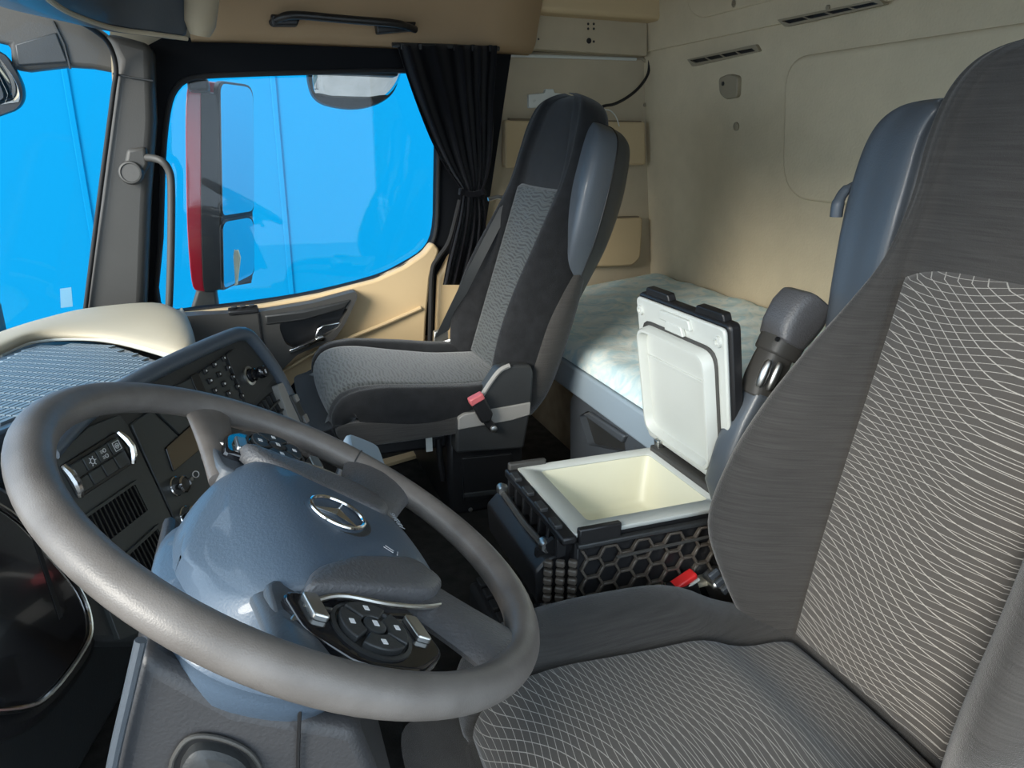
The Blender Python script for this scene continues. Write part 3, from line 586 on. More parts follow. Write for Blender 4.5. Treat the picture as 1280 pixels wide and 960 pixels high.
# outer body (open box) : four walls and a floor
for nm, c, s in (('side_wall', (fxm, fy0+.012, zt-.10), (fxl, .02, .19)), ('side_wall', (fxm, fy1-.012, zt-.10), (fxl, .02, .19)), ('end_wall', (fx0+.012, fym, zt-.10), (.02, fyl, .19)), ('end_wall', (fx1-.012, fym, zt-.10), (.02, fyl, .19)), ('bottom', (fxm, fym, zt-.2), (fxl, fyl, .02))):
    build(MB().box(c, (s[0], 0, 0), (0, s[1], 0), (0, 0, s[2])), nm, 'black', FR, bevel=.004)
# white rim and tapered cream liner
def rect(m0, m1, z): return [V((fx0+m0, fy0+m1, z)), V((fx1-m0, fy0+m1, z)), V((fx1-m0, fy1-m1, z)), V((fx0+m0, fy1-m1, z))]
def rrect3(x0, x1, y0, y1, r, z): return [V((p[0], p[1], z)) for p in rnd([(x0, y0), (x1, y0), (x1, y1), (x0, y1)], r, 4)]
rows = [rrect3(fx0, fx1, fy0, fy1, .006, zt-.006), rrect3(fx0, fx1, fy0, fy1, .006, zt), rrect3(fx0+.034, fx1-.04, fy0+.028, fy1-.028, .012, zt+.001)]
build(MB().loft(rows, True, False), 'rim', 'white', FR, solid=.003)
rows = [rrect3(fx0+.033, fx1-.039, fy0+.027, fy1-.027, .012, zt+.001), rrect3(fx0+.037, fx1-.043, fy0+.031, fy1-.031, .014, zt-.006), rrect3(fx0+.05, fx1-.055, fy0+.042, fy1-.042, .02, zt-.085), rrect3(fx0+.06, fx1-.065, fy0+.052, fy1-.052, .02, zt-.095)]
mb = MB().loft(rows, True, False); n = len(rows[0]); mb.f.append(tuple(range(3*n, 4*n)))
build(mb, 'liner', 'cream', FR, angle=60)
# clip plates on the rim
for cx, cy in ((fx0+.04, fy0-.002), (fx0+.02, fy1+.002)):
    build(MB().box((cx, cy, zt-.004), (.075, 0, 0), (0, .012, 0), (0, 0, .030)), 'rim_clip', 'black' if cy < 1.0 else 'grey', FR, bevel=.003)
# honeycomb ribs on the near side
mb = MB(); yy = fy0-.004; R = .020
def bar(p, q, w_=.0022, d=.007):
    p, q = V(p), V(q)
    zmin, zmax, xmin, xmax = zt-.125, zt-.022, fx0+.012, fx1
    if not (xmin < (p.x+q.x)/2 < xmax and zmin < (p.z+q.z)/2 < zmax): return
    t = (q-p); n_ = t.cross(Y3).normalized(); c = (p+q)/2
    mb.box(c, t*1.06, Y3*d, n_*w_*2)
for i in range(-2, 14):
    for j in range(-1, 7):
        cx = fx0+i*R*1.5; cz = zt-.15+j*R*math.sqrt(3)+(i % 2)*R*math.sqrt(3)/2
        P = [(cx+R*math.cos(math.pi/3*k), yy, cz+R*math.sin(math.pi/3*k)) for k in range(4)]
        for k in range(3): bar(P[k], P[k+1])
build(mb, 'honeycomb_ribs', 'rib', FR, bevel=.0008, seg=1)
build(MB().box((fxm, fy0-.006, zt-.018), (fxl, 0, 0), (0, .012, 0), (0, 0, .008)), 'upper_rail', 'dark', FR, bevel=.002)
build(MB().tube([V((fx0+.07, fy0-.009, zt-.050)), V((fxm+.04, fy0-.009, zt-.047)), V((fx1, fy0-.009, zt-.045))], .0028, 6), 'wire_rail', 'grey', FR)
build(MB().box((fxm, fy0-.008, zt-.132), (fxl, 0, 0), (0, .026, 0), (0, 0, .010)), 'lower_ledge', 'wirebeige', FR, bevel=.003)
# knurled corner at the front end
mb = MB()
for i in range(3):
    for j in range(6):
        c = V((fx0-.004-i*.016, fy0-.002+i*.012, zt-.050-j*.016-i*.004)); mb.box(c, V((.012, -.008, 0)), V((.006, .009, 0)), V((0, 0, .011)))
build(mb, 'knurled_corner', 'rib', FR, bevel=.002, seg=1)
build(MB().prism([V((fx0+.008, fy0+.003, zt-.02)), V((fx0-.024, fy0+.03, zt-.02)), V((fx0-.044, fy0+.05, zt-.05)), V((fx0-.044, fy0+.06, zt-.14)), V((fx0+.008, fy0+.06, zt-.15)), V((fx0+.008, fy0+.003, zt-.145))], (0, .01, 0)), 'corner_core', 'black', FR)
# front end: ledge with pegs, carrier and drawer front
build(MB().box((fx0-.012, fym, zt-.008), (.026, 0, 0), (0, fyl+.01, 0), (0, 0, .014)), 'front_ledge', 'black', FR, bevel=.004)
for k in range(7): build(MB().box((fx0-.016, fy0+.02+k*.037, zt-.028), (.018, 0, 0), (0, .008, 0), (0, 0, .04)), 'ledge_web', 'black', FR, bevel=.002)
for k in range(4): build(MB().box((fx0-.018, fy0+.04+k*.06, zt+.002), (.014, 0, 0), (0, .03, 0), (0, 0, .008)), 'ledge_clip', 'dark', FR, bevel=.002)
DF = FR
build(MB().slab((0, 0, 0), X3, Z3, Y3, rnd([(fx0-.01, zt-.05), (fx0-.035, zt-.055), (fx0-.055, zt-.075), (fx0-.05, zt-.135), (fx0-.01, zt-.14)], .006), fy0+.03, fy1+.02), 'drawer_front', 'black', FR, bevel=.005)
build(MB().tube([V((fx0-.03, fy0+.04, zt-.045)), V((fx0-.034, fym, zt-.045)), V((fx0-.03, fy1, zt-.045))], .006, 8), 'latch_bar', 'grey', FR)
for y_ in (fy0+.05, fy1): build(MB().lathe((fx0-.03, y_, zt-.04), Y3, [(.010, -.01), (.012, 0), (.008, .012)], 12), 'latch_pivot', 'satin', FR)
# rubber ribbed gaiter under the front of the cool box
GA = thing('ribbed_mat', 'black studded rubber mat under the front of the cool box', 'rubber mat', (.45, 1.0, 0))
build(MB().box((.46, 1.03, .03), (.20, 0, 0), (0, .36, 0), (0, 0, .06)), 'pad', 'rubber', GA, bevel=.01)
for i in range(6):
    for j in range(9): build(MB().box((.385+i*.03, .87+j*.04, .064), (.022, 0, 0), (0, .030, 0), (0, 0, .012)), 'stud', 'rubber', GA, bevel=.003)
# hinge strip and raised lid
build(MB().box((fx1-.012, fym, zt+.006), (.03, 0, 0), (0, fyl-.02, 0), (0, 0, .014)), 'hinge_strip', 'grey', FR, bevel=.003)
LA = V((-.17, 0, 1)).normalized()        # lid stands a little past upright
LN = V((-1, 0, -.17)).normalized()       # inner side faces the front
LO = V((fx1-.004, fym+.015, zt+.016)); lw, lh = .142, .305
L = build(MB().slab(LO, Y3, LA, LN, rnd([(-lw, 0), (lw, 0), (lw, lh), (-lw, lh)], .012, 4), -.022, .0), 'lid', 'black', FR, bevel=.005)
def lid(poly, r, h0, h1, name, m, **k): return build(MB().slab(LO, Y3, LA, LN, rnd(poly, r, 4), h0, h1), name, m, L, **k)
lid([(-lw+.004, .004), (lw-.004, .004), (lw-.004, lh-.006), (-lw+.004, lh-.006)], .012, 0, .008, 'lid_frame', 'white', bevel=.003)
lid([(-lw+.024, .026), (lw-.024, .026), (lw-.024, lh-.045), (-lw+.024, lh-.045)], .03, .008, .011, 'lid_gasket', 'grey', bevel=.001)
io = [(-lw+.030, .032), (lw-.030, .032), (lw-.030, lh-.051), (-lw+.030, lh-.051)]; c_ = (0, lh*.47)
rows = []
for sc, h in ((1, .008), (.985, .024), (.965, .030), (.925, .0305), (.905, .026), (.89, .0140)):
    rows.append([LO+Y3*(c_[0]+(p[0]-c_[0])*sc)+LA*(c_[1]+(p[1]-c_[1])*sc)+LN*h for p in rnd(io, .03, 5)])
mb = MB().loft(rows, True, False); n = len(rows[0]); mb.f.append(tuple(range(5*n, 6*n))); build(mb, 'lid_liner', 'white', L, angle=50)
lid([(-lw+.047, .190), (lw-.047, .190), (lw-.047, .196), (-lw+.047, .196)], 0, .0135, .0175, 'lid_step', 'white', bevel=.001)
lid([(-.03, lh-.045), (.03, lh-.045), (.024, lh-.028), (-.024, lh-.028)], .004, .008, .016, 'latch_catch', 'white', bevel=.002)
lid([(-.05, lh-.03), (.05, lh-.03), (.045, lh-.012), (-.045, lh-.012)], .004, .006, .014, 'latch_plate', 'white', bevel=.002)
for y_ in (-lw+.02, lw-.02): build(MB().lathe(LO+Y3*y_+LA*(lh-.03)+LN*.008, LN, [(.010, 0), (.009, .004), (.005, .005), (.004, .002)], 14), 'lid_screw', 'white', L)
for y_ in (-.09, .09): build(MB().box(LO+Y3*y_+LA*.0+LN*.012, Y3*.016, LA*.03, LN*.012), 'hinge_knuckle', 'satin', FR, bevel=.002)
lid([(-lw+.02, lh-.002), (-.04, lh-.002), (-.045, lh+.012), (-lw+.024, lh+.012)], .004, -.02, -.004, 'lid_tab', 'black', bevel=.002)
lid([(.04, lh-.002), (lw-.02, lh-.002), (lw-.024, lh+.012), (.045, lh+.012)], .004, -.02, -.004, 'lid_tab', 'black', bevel=.002)
# ================================================================== DASHBOARD
DB = thing('dashboard', 'dark dashboard with slate top mat and beige end pad under the windscreen', 'dashboard', (-.35, 1.2, 0))
build(MB().prism([(-.55, .12, .43), (-.55, 2.1, .43), (-.38, 2.27, .43), (-.20, 2.27, .43), (-.17, 1.62, .43), (-.22, 1.25, .43), (-.30, .95, .43), (-.30, .12, .43)], (0, 0, -.40)), 'body', 'dark', DB, bevel=.02)
T0, T1, T2 = V((-.468, 1.634, .50)), V((-.165, 1.455, .505)), V((-.32, 1.0, .56))
TN = (T1-T0).cross(T2-T0).normalized(); TN = TN if TN.z > 0 else -TN
TE = (T1-T0).normalized(); TE = (TE-TN*TE.dot(TN)).normalized(); TF = TN.cross(TE)
def tp(px, py): q = on(px, py, T0, TN)-T0; return (q.dot(TE), q.dot(TF))
matp = [tp(*p) for p in [(-90, 500), (0, 447), (42, 431), (140, 431), (160, 437), (222, 460), (165, 484), (120, 492), (0, 540), (-90, 590)]]
build(MB().slab(T0, TE, TF, TN, matp, -.10, 0), 'top_mat', 'dash', DB, bevel=.004)
# ribs pressed into the mat, in bands
mb = MB(); xs = [p[0] for p in matp]; ys = [p[1] for p in matp]
def inside(x, y):
    c = False; n = len(matp)
    for i in range(n):
        (xa, ya), (xb, yb) = matp[i], matp[i-1]
        if (ya > y) != (yb > y) and x < (xb-xa)*(y-ya)/(yb-ya)+xa: c = not c
    return c
yb_ = min(ys)
while yb_ < max(ys):
    x_ = min(xs)
    while x_ < max(xs):
        if inside(x_-.012, yb_-.014) and inside(x_+.012, yb_+.014) and inside(x_+.012, yb_-.014) and inside(x_-.012, yb_+.014):
            mb.box(T0+TE*x_+TF*yb_+TN*.001, TE*.0070+TF*.001, TF*.031-TE*.008, TN*.005)
        x_ += .0098
    yb_ += .036
build(mb, 'mat_ribs', 'matrib', DB, kind='stuff')
# beige end pad
prs = [([(-60, 470), (0, 446), (42, 429), (100, 426), (150, 431), (218, 450)], .492), ([(-60, 462), (0, 439), (42, 422), (100, 417), (155, 421), (226, 440)], .510), ([(-60, 450), (0, 428), (46, 412), (108, 401), (170, 398), (234, 420)], .520),
       ([(-60, 440), (0, 418), (50, 402), (110, 388), (190, 381), (229, 396)], .512), ([(-60, 438), (0, 416), (50, 400), (110, 386), (190, 379), (222, 388)], .48)]
rows = [[at(px, py, 'z', z) for px, py in pr] for pr, z in prs]
for r in rows: r.append(V((r[-1].x+.012, r[-1].y+.01, .47))); r.append(V((r[-1].x+.01, r[-1].y+.01, .30)))
rows = list(zip(*[crv(c, 4) for c in zip(*[crv(r, 5) for r in rows])]))
build(MB().loft([list(r) for r in rows], False, False), 'end_pad', 'pad', DB, angle=80, solid=.004)
build(MB().tube(crv([at(px, py, 'z', .499) for px, py in ((0, 444), (42, 427), (100, 423), (150, 428), (218, 447))], 5), .005, 8), 'pad_edge', 'white', DB)
build(MB().box((-.02, 2.20, .25), (.30, 0, 0), (0, .05, 0), (0, 0, .30)), 'kick_side', 'dark', DB, bevel=.01) if False else None
# instrument cluster in front of the wheel
IC = thing('instrument_cluster', 'glossy black instrument cluster with chrome trim behind the steering wheel', 'instrument cluster', (-.24, .70, .25))
IN = V((.93, -.12, .34)).normalized(); I0 = V((-.22, .75, .45)); IE = V((.12, .93, 0)).normalized(); IU = IN.cross(IE)
IU = IU if IU.z > 0 else -IU
def ip(px, py): q = on(px, py, I0, IN)-I0; return (q.dot(IE), q.dot(IU))
lens = [ip(*p) for p in catmull([(-200, 600), (-60, 612), (10, 640), (60, 690), (98, 738), (112, 780), (104, 812), (62, 868), (22, 888), (-60, 890), (-200, 880)], 4, True)]
build(MB().slab(I0, IE, IU, IN, lens, -.05, 0), 'lens', 'gloss', IC, bevel=.004)
build(MB().tube([I0+IE*p[0]+IU*p[1]+IN*.001 for p in lens], .0028, 8, closed=True), 'chrome_trim', 'chrome', IC)
hood = [ip(*p) for p in catmull([(-230, 560), (-60, 575), (30, 612), (88, 680), (124, 745), (132, 800), (116, 840), (70, 895), (24, 915), (-60, 920), (-230, 910)], 4, True)]
build(MB().slab(I0, IE, IU, IN, hood, -.09, -.008), 'housing', 'black', IC, bevel=.01)
build(MB().slab(I0, IE, IU, IN, [ip(*p) for p in ((35, 655), (40, 655), (78, 770), (74, 775))], -.001, .0008), 'lens_joint', 'rubber', IC)
# ---------------------------------------------------------------- centre console facing the driver
CO = at(150, 600, 'y', .92); CH = V((.4527, .8917, 0)); CUp = V((-.282, .1432, .9487)); CN = V((.8459, -.4294, .3163))
CS = thing('centre_console', 'angled charcoal centre console with switches, vents and keypad', 'console', (-.12, 1.1, .05))
def cp(px, py): q = on(px, py, CO, CN)-CO; return (q.dot(CH), q.dot(CUp))
def con(pix, r, h0, h1, name, m, parent=None, **k): return build(MB().slab(CO, CH, CUp, CN, rnd([cp(*p) for p in pix], r, 3), h0, h1), name, m, parent or CS, **k)
def cpt(px, py, h=0): q = cp(px, py); return CO+CH*q[0]+CUp*q[1]+CN*h
con([(58, 585), (110, 520), (165, 484), (225, 452), (290, 421), (312, 421), (348, 468), (392, 556), (360, 640), (300, 800), (110, 800)], .012, -.05, -.006, 'body', 'dark', bevel=.006)
rim = crv([cpt(px, py, -.004) for px, py in ((64, 565), (110, 516), (165, 480), (225, 449), (285, 422), (303, 417), (317, 424), (348, 466), (372, 515), (394, 560))], 5)
build(MB().tube(rim, .0125, 12), 'console_rim', 'dash', CS)
lp = con([(66, 576), (110, 534), (150, 518), (160, 531), (219, 656), (268, 760), (150, 800)], .004, -.01, 0, 'switch_panel', 'panel', bevel=.0015)
con([(165, 530), (190, 512), (240, 560), (262, 545), (300, 620), (320, 740), (272, 755), (222, 655)], .004, -.01, -.001, 'climate_panel', 'panel', bevel=.0015)
con([(168, 508), (245, 470), (279, 446), (305, 503), (262, 543), (240, 557), (195, 512)], .003, -.01, -.001, 'radio_panel', 'panel', bevel=.0015)
con([(206, 560), (250, 520), (275, 508), (288, 530), (216, 590)], .003, -.006, .002, 'display', 'gloss', bevel=.001)
con([(283, 443), (292, 436), (304, 439), (343, 472), (312, 507), (308, 504)], .004, -.01, 0, 'lighter_panel', 'dark', bevel=.002)
# switch bank
bank = con([(74, 583), (143, 540), (165, 580), (97, 624)], .003, -.002, .003, 'switch_bank', 'black', lp, bevel=.001)
A_, B_, C_, D_ = (V(cp(*p)) for p in ((79, 585), (142, 546), (161, 579), (98, 620)))
def bil(u, v): return (A_.lerp(B_, u)).lerp(D_.lerp(C_, u), v)
for j in range(2):
    for i in range(4):
        q = [bil((i+a)/4, (j+b)/2) for a, b in ((.04, .05), (.96, .05), (.96, .95), (.04, .95))]
        build(MB().slab(CO, CH, CUp, CN, [tuple(p) for p in q], .002, .007-.002*j), 'rocker_switch', 'panel', bank, bevel=.0012)
def icon(u, v, kind):
    c = bil(u, v); O = CO+CH*c.x+CUp*c.y+CN*.0073
    mb = MB()
    def seg(x0, y0, x1, y1, w_=.0008):
        p, q = O+CH*x0+CUp*y0, O+CH*x1+CUp*y1; t = q-p; mb.box((p+q)/2, t, CN*.0006, t.cross(CN).normalized()*w_)
    def ring(x, y, r, w_=.0008, n=14):
        for k in range(n):
            a, b = 2*math.pi*k/n, 2*math.pi*(k+1)/n; seg(x+r*math.cos(a), y+r*math.sin(a), x+r*math.cos(b), y+r*math.sin(b), w_)
    if kind == 0:
        ring(0, 0, .0030); ring(0, 0, .0010)
        for s in ((-1, -1, 1, -1), (1, -1, 1, 1), (1, 1, -1, 1), (-1, 1, -1, -1)): seg(*[k*.0055 for k in s])
    elif kind == 1:
        for y in (.0035, -.0035):
            ring(.0018, y, .0022)
            for k in (-1, 0, 1): seg(-.005, y+k*.0015, -.0015, y+k*.0015, .0006)
    else:
        ring(0, 0, .0032)
        for k in range(6): a = k*math.pi/3; seg(.004*math.cos(a), .004*math.sin(a), .006*math.cos(a), .006*math.sin(a), .0007)
    build(mb, 'switch_symbol', 'mark', bank, smooth=False)
icon(.88, .26, 0); icon(.62, .26, 1); icon(.38, .26, 2)
for (x0, y0), (x1, y1), (x2, y2) in (((75, 583), (87, 604), (97, 622)), ((144, 541), (157, 560), (163, 580))):
    pts = [cpt(x0, y0, .004), cpt((x0+x1)/2, (y0+y1)/2, .008), cpt(x1, y1, .009), cpt((x1+x2)/2, (y1+y2)/2, .008), cpt(x2, y2, .004)]
    build(MB().tube(pts, [.0035, .005, .005, .005, .0035], 8), 'chrome_bracket', 'chrome', bank)
# air vents
def air_vent(pix, nsl):
    q = [V(cp(*p)) for p in pix]; c = sum(q, V((0, 0)))/4; inn = [c+(p-c)*.84 for p in q]
    fr = build(MB().plate(CO, CH, CUp, CN, rnd([tuple(p) for p in q], .004, 3), [[tuple(p) for p in inn]], -.004, .004), 'air_vent', 'panel', lp, bevel=.001)
    build(MB().slab(CO, CH, CUp, CN, [tuple(p) for p in inn], -.008, .0005), 'vent_back', 'rubber', fr)
    for k in range(nsl):
        t = (k+.5)/nsl; a = inn[0].lerp(inn[1], t); b = inn[3].lerp(inn[2], t); pa, pb = CO+CH*a.x+CUp*a.y, CO+CH*b.x+CUp*b.y
        build(MB().box((pa+pb)/2+CN*.0015, (pb-pa), CN*.006, CH*.0016), 'vent_slat', 'black', fr)
air_vent([(88, 655), (170, 599), (189, 637), (110, 700)], 14)
air_vent([(135, 710), (197, 654), (217, 692), (160, 760)], 12)
# knobs
def knob(px, py, r, name='knob'):
    o = cpt(px, py, -.001)
    k = build(MB().lathe(o, CN, [(r*1.1, 0), (r*1.1, .003), (r, .004), (r*.95, .016), (r*.8, .018), (r*.74, .015)], 22), name, 'chrome', CS)
    build(MB().lathe(o, CN, [(r*.75, .008), (r*.72, .0155), (.0005, .0165)], 18), 'knob_face', 'black', k); return k
knob(220, 608, .0125); knob(232, 645, .0125)
for px, py in ((238, 599), (258, 583), (272, 571)): build(MB().lathe(cpt(px, py), CN, [(.003, 0), (.003, .003), (.001, .0035)], 10), 'small_key', 'greyl', CS)
build(MB().tube([cpt(244+4*math.cos(t*.5236), 593+4*math.sin(t*.5236), .001) for t in range(12)], .0008, 6, closed=True), 'ring_symbol', 'mark', CS)
# keypad
for j in range(5):
    for i in range(3):
        q0, q1 = V((256, 464)).lerp(V((279, 448)), i/2), V((280, 513)).lerp(V((302, 495)), i/2)
        s = q0.lerp(q1, j/4.0)
        kx = build(MB().box(cpt(s.x, s.y, .001), CH*.0105, CUp*.0088, CN*.004), 'keypad_key', 'black', CS, bevel=.0012)
        build(MB().box(cpt(s.x, s.y, .0033), CH*(.0022+.0015*((i+j) % 2)), CUp*.0028, CN*.0006), 'key_print', 'mark', kx)
con([(238, 470), (247, 465), (268, 516), (258, 522)], .002, -.002, .001, 'radio_slot', 'black', bevel=.0006)
# cigarette lighter
li = build(MB().lathe(cpt(311, 470), CN, [(.0165, -.002), (.0165, .003), (.0125, .004), (.012, -.002)], 24), 'lighter_ring', 'satin', CS)
build(MB().lathe(cpt(311, 470), CN, [(.011, -.002), (.011, .012), (.008, .014), (.008, .020), (.0105, .022), (.0105, .030), (.009, .032), (.0005, .032)], 20), 'lighter_knob', 'gloss', li)
build(MB().box(cpt(311, 470, .0325), CH*.003, CUp*.007, CN*.0006), 'lighter_mark', 'mark', li)
# corner vent and end strip
pv = [(318, 512), (342, 489), (357, 524), (338, 548)]
con(pv, .002, -.012, -.004, 'corner_vent', 'rubber')
for k in range(5):
    t = (k+.5)/5; a = V(pv[0]).lerp(V(pv[1]), t); b = V(pv[3]).lerp(V(pv[2]), t); build(MB().box((cpt(*a)+cpt(*b))/2, cpt(*b)-cpt(*a), CN*.006, CH*.002), 'corner_slat', 'dark', CS)
for k in range(2):
    t = (k+1)/3; a = V(pv[0]).lerp(V(pv[3]), t); b = V(pv[1]).lerp(V(pv[2]), t); build(MB().box((cpt(*a)+cpt(*b))/2+CN*.002, cpt(*b)-cpt(*a), CN*.005, CUp*.003), 'corner_slat', 'dark', CS)
con([(343, 482), (350, 479), (382, 548), (366, 548)], .003, -.01, .006, 'end_strip', 'greyl', bevel=.003)
es = con([(357, 496), (363, 493), (380, 527), (374, 533)], .003, 0, .010, 'end_switch', 'dark', bevel=.002)
con([(360, 496), (364, 494), (368, 502), (364, 505)], .001, .009, .012, 'end_key', 'chrome', es)
con([(372, 521), (376, 519), (380, 528), (376, 531)], .001, .009, .012, 'end_key', 'chrome', es)

# ================================================================== STEERING WHEEL
WC = V((.0290, .5820, .5890)); wa = .5320
WN = V((math.sin(wa), 0, math.cos(wa))); WV = V((-math.cos(wa), 0, math.sin(wa))); WU = Y3.copy()
def wp(u, v, n=0): return WC+WU*u+WV*v+WN*n
SW = thing('steering_wheel', 'worn grey leather steering wheel with star emblem in the left foreground', 'steering wheel', WC-WN*.10)
def wpx(px, py, n): q = on(px, py, WC+WN*n, WN)-WC; return (q.dot(WU), q.dot(WV))
RM = .2130
rows = []
for k in range(96):
    t = 2*math.pi*k/96; rr = .0155+.0005*math.cos(4*t)   # a little fatter at the thumb grips
    c = wp(RM*math.cos(t), RM*math.sin(t)); er = WU*math.cos(t)+WV*math.sin(t)
    rows.append([c+er*(rr*math.cos(a))+WN*(rr*.93*math.sin(a)) for a in [2*math.pi*j/20 for j in range(20)]])
rows.append(rows[0]); build(MB().loft(rows, True, False), 'rim', 'leather', SW)
for t in (math.radians(-22),):
    c = wp(RM*math.cos(t), RM*math.sin(t)); er = WU*math.cos(t)+WV*math.sin(t)
    build(MB().tube([c+er*(.0159*math.cos(a))+WN*(.0148*math.sin(a)) for a in [2*math.pi*j/24 for j in range(24)]], .0009, 6, closed=True), 'rim_seam', 'dark', SW)
# airbag hub, ridged like a shallow roof; the wheel is turned a few degrees
WU0, WV0 = WU.copy(), WV.copy(); wr_ = math.radians(11)
WU = WU0*math.cos(wr_)+WV0*math.sin(wr_); WV = WV0*math.cos(wr_)-WU0*math.sin(wr_)
hst = [(-.124, .056, -.020), (-.121, .064, -.008), (-.110, .070, -.001), (-.085, .084, .004), (-.04, .097, .007), (0, .103, .008), (.022, .104, .005), (.038, .100, -.004), (.052, .094, -.018), (.064, .082, -.032), (.075, .062, -.044), (.082, .038, -.052), (.085, .014, -.056)]
rows = []
for v_, w_, n_ in catmull(hst, 4):
    n1, n2 = max(n_-.022, -.064), max(n_-.045, -.068); n1 = min(n1, n_-.003)
    sec = catmull([(-w_*.5, n_+.003), (-w_+.016, n_), (-w_+.004, max(n_-.006, -.062)), (-w_, n1), (-w_+.006, n2), (0, n2-.002), (w_-.006, n2), (w_, n1), (w_-.004, max(n_-.006, -.062)), (w_-.016, n_), (w_*.5, n_+.003), (0, n_+.004)], 3, True)
    rows.append([wp(a, v_, b) for a, b in sec])
hub = build(MB().loft(rows), 'airbag_cover', 'hub', SW, angle=60)
# three-pointed star emblem in an oval recess
EC = (.002, -.024); eh = .0135
build(MB().lathe(wp(*EC, eh-.004), WN, [(.034, -.004), (.034, .0015), (.031, .0022), (.027, .001), (.0005, .001)], 40), 'emblem_recess', 'dark', hub)
rg = .0255
build(MB().tube([wp(EC[0]+rg*math.cos(t*math.pi/18), EC[1]+rg*math.sin(t*math.pi/18), eh) for t in range(36)], .0021, 8, closed=True), 'emblem_ring', 'chrome', hub)
mb = MB()
for k in range(3):
    a = math.pi/2+k*2*math.pi/3; d = (math.cos(a), math.sin(a)); s = (-d[1], d[0]); w_ = .0042
    P = lambda r, l, h: wp(EC[0]+d[0]*r+s[0]*l, EC[1]+d[1]*r+s[1]*l, eh+h)
    mb.add([P(.0, w_, -.001), P(rg, 0, -.001), P(0, -w_, -.001), P(0, 0, .0035), P(rg, 0, .0005), P(-.002, 0, -.001)], [(0, 1, 4, 3), (2, 3, 4, 1), (0, 3, 5), (2, 5, 3), (0, 5, 2, 1)])
build(mb, 'emblem_star', 'chrome', hub, smooth=False)
text('AIRBAG', .0085, wp(.036, -.108, .0055), -WV*.0+WU, WV, WN, .0002, 'markg', 'airbag_lettering', hub)
mb = MB()
for a, b in (((-.004, -.003), (.003, .004)), ((-.001, -.005), (.006, .001)), ((-.007, -.006), (-.001, -.009))):
    p, q = wp(-.040+a[0], -.062+a[1], .0105), wp(-.040+b[0], -.062+b[1], .0105); t = q-p; mb.box((p+q)/2, t, WN*.0006, t.cross(WN).normalized()*.0009)
build(mb, 'belt_symbol', 'markg', hub, smooth=False)
# thumb covers over the button pods
def bulge(uv, n0, h, name, m):
    c = sum((V(p) for p in uv), V((0, 0)))/len(uv); rows = []
    for sc, hh in ((1, -.012), (1, 0), (.96, h*.6), (.88, h*.9), (.6, h), (.05, h)): rows.append([wp(c.x+(p[0]-c.x)*sc, c.y+(p[1]-c.y)*sc, n0+hh) for p in rnd(uv, .012, 4)])
    return build(MB().loft(rows), name, m, SW, angle=50)
tq = [wpx(*p, .006) for p in ((382, 735), (390, 712), (440, 697), (520, 699), (556, 727), (544, 744), (470, 740), (400, 736))]
bulge(tq, .004, .007, 'thumb_pad', 'leather2'); bulge([(-u_, v_) for u_, v_ in reversed(tq)], .004, .007, 'thumb_pad', 'leather2')
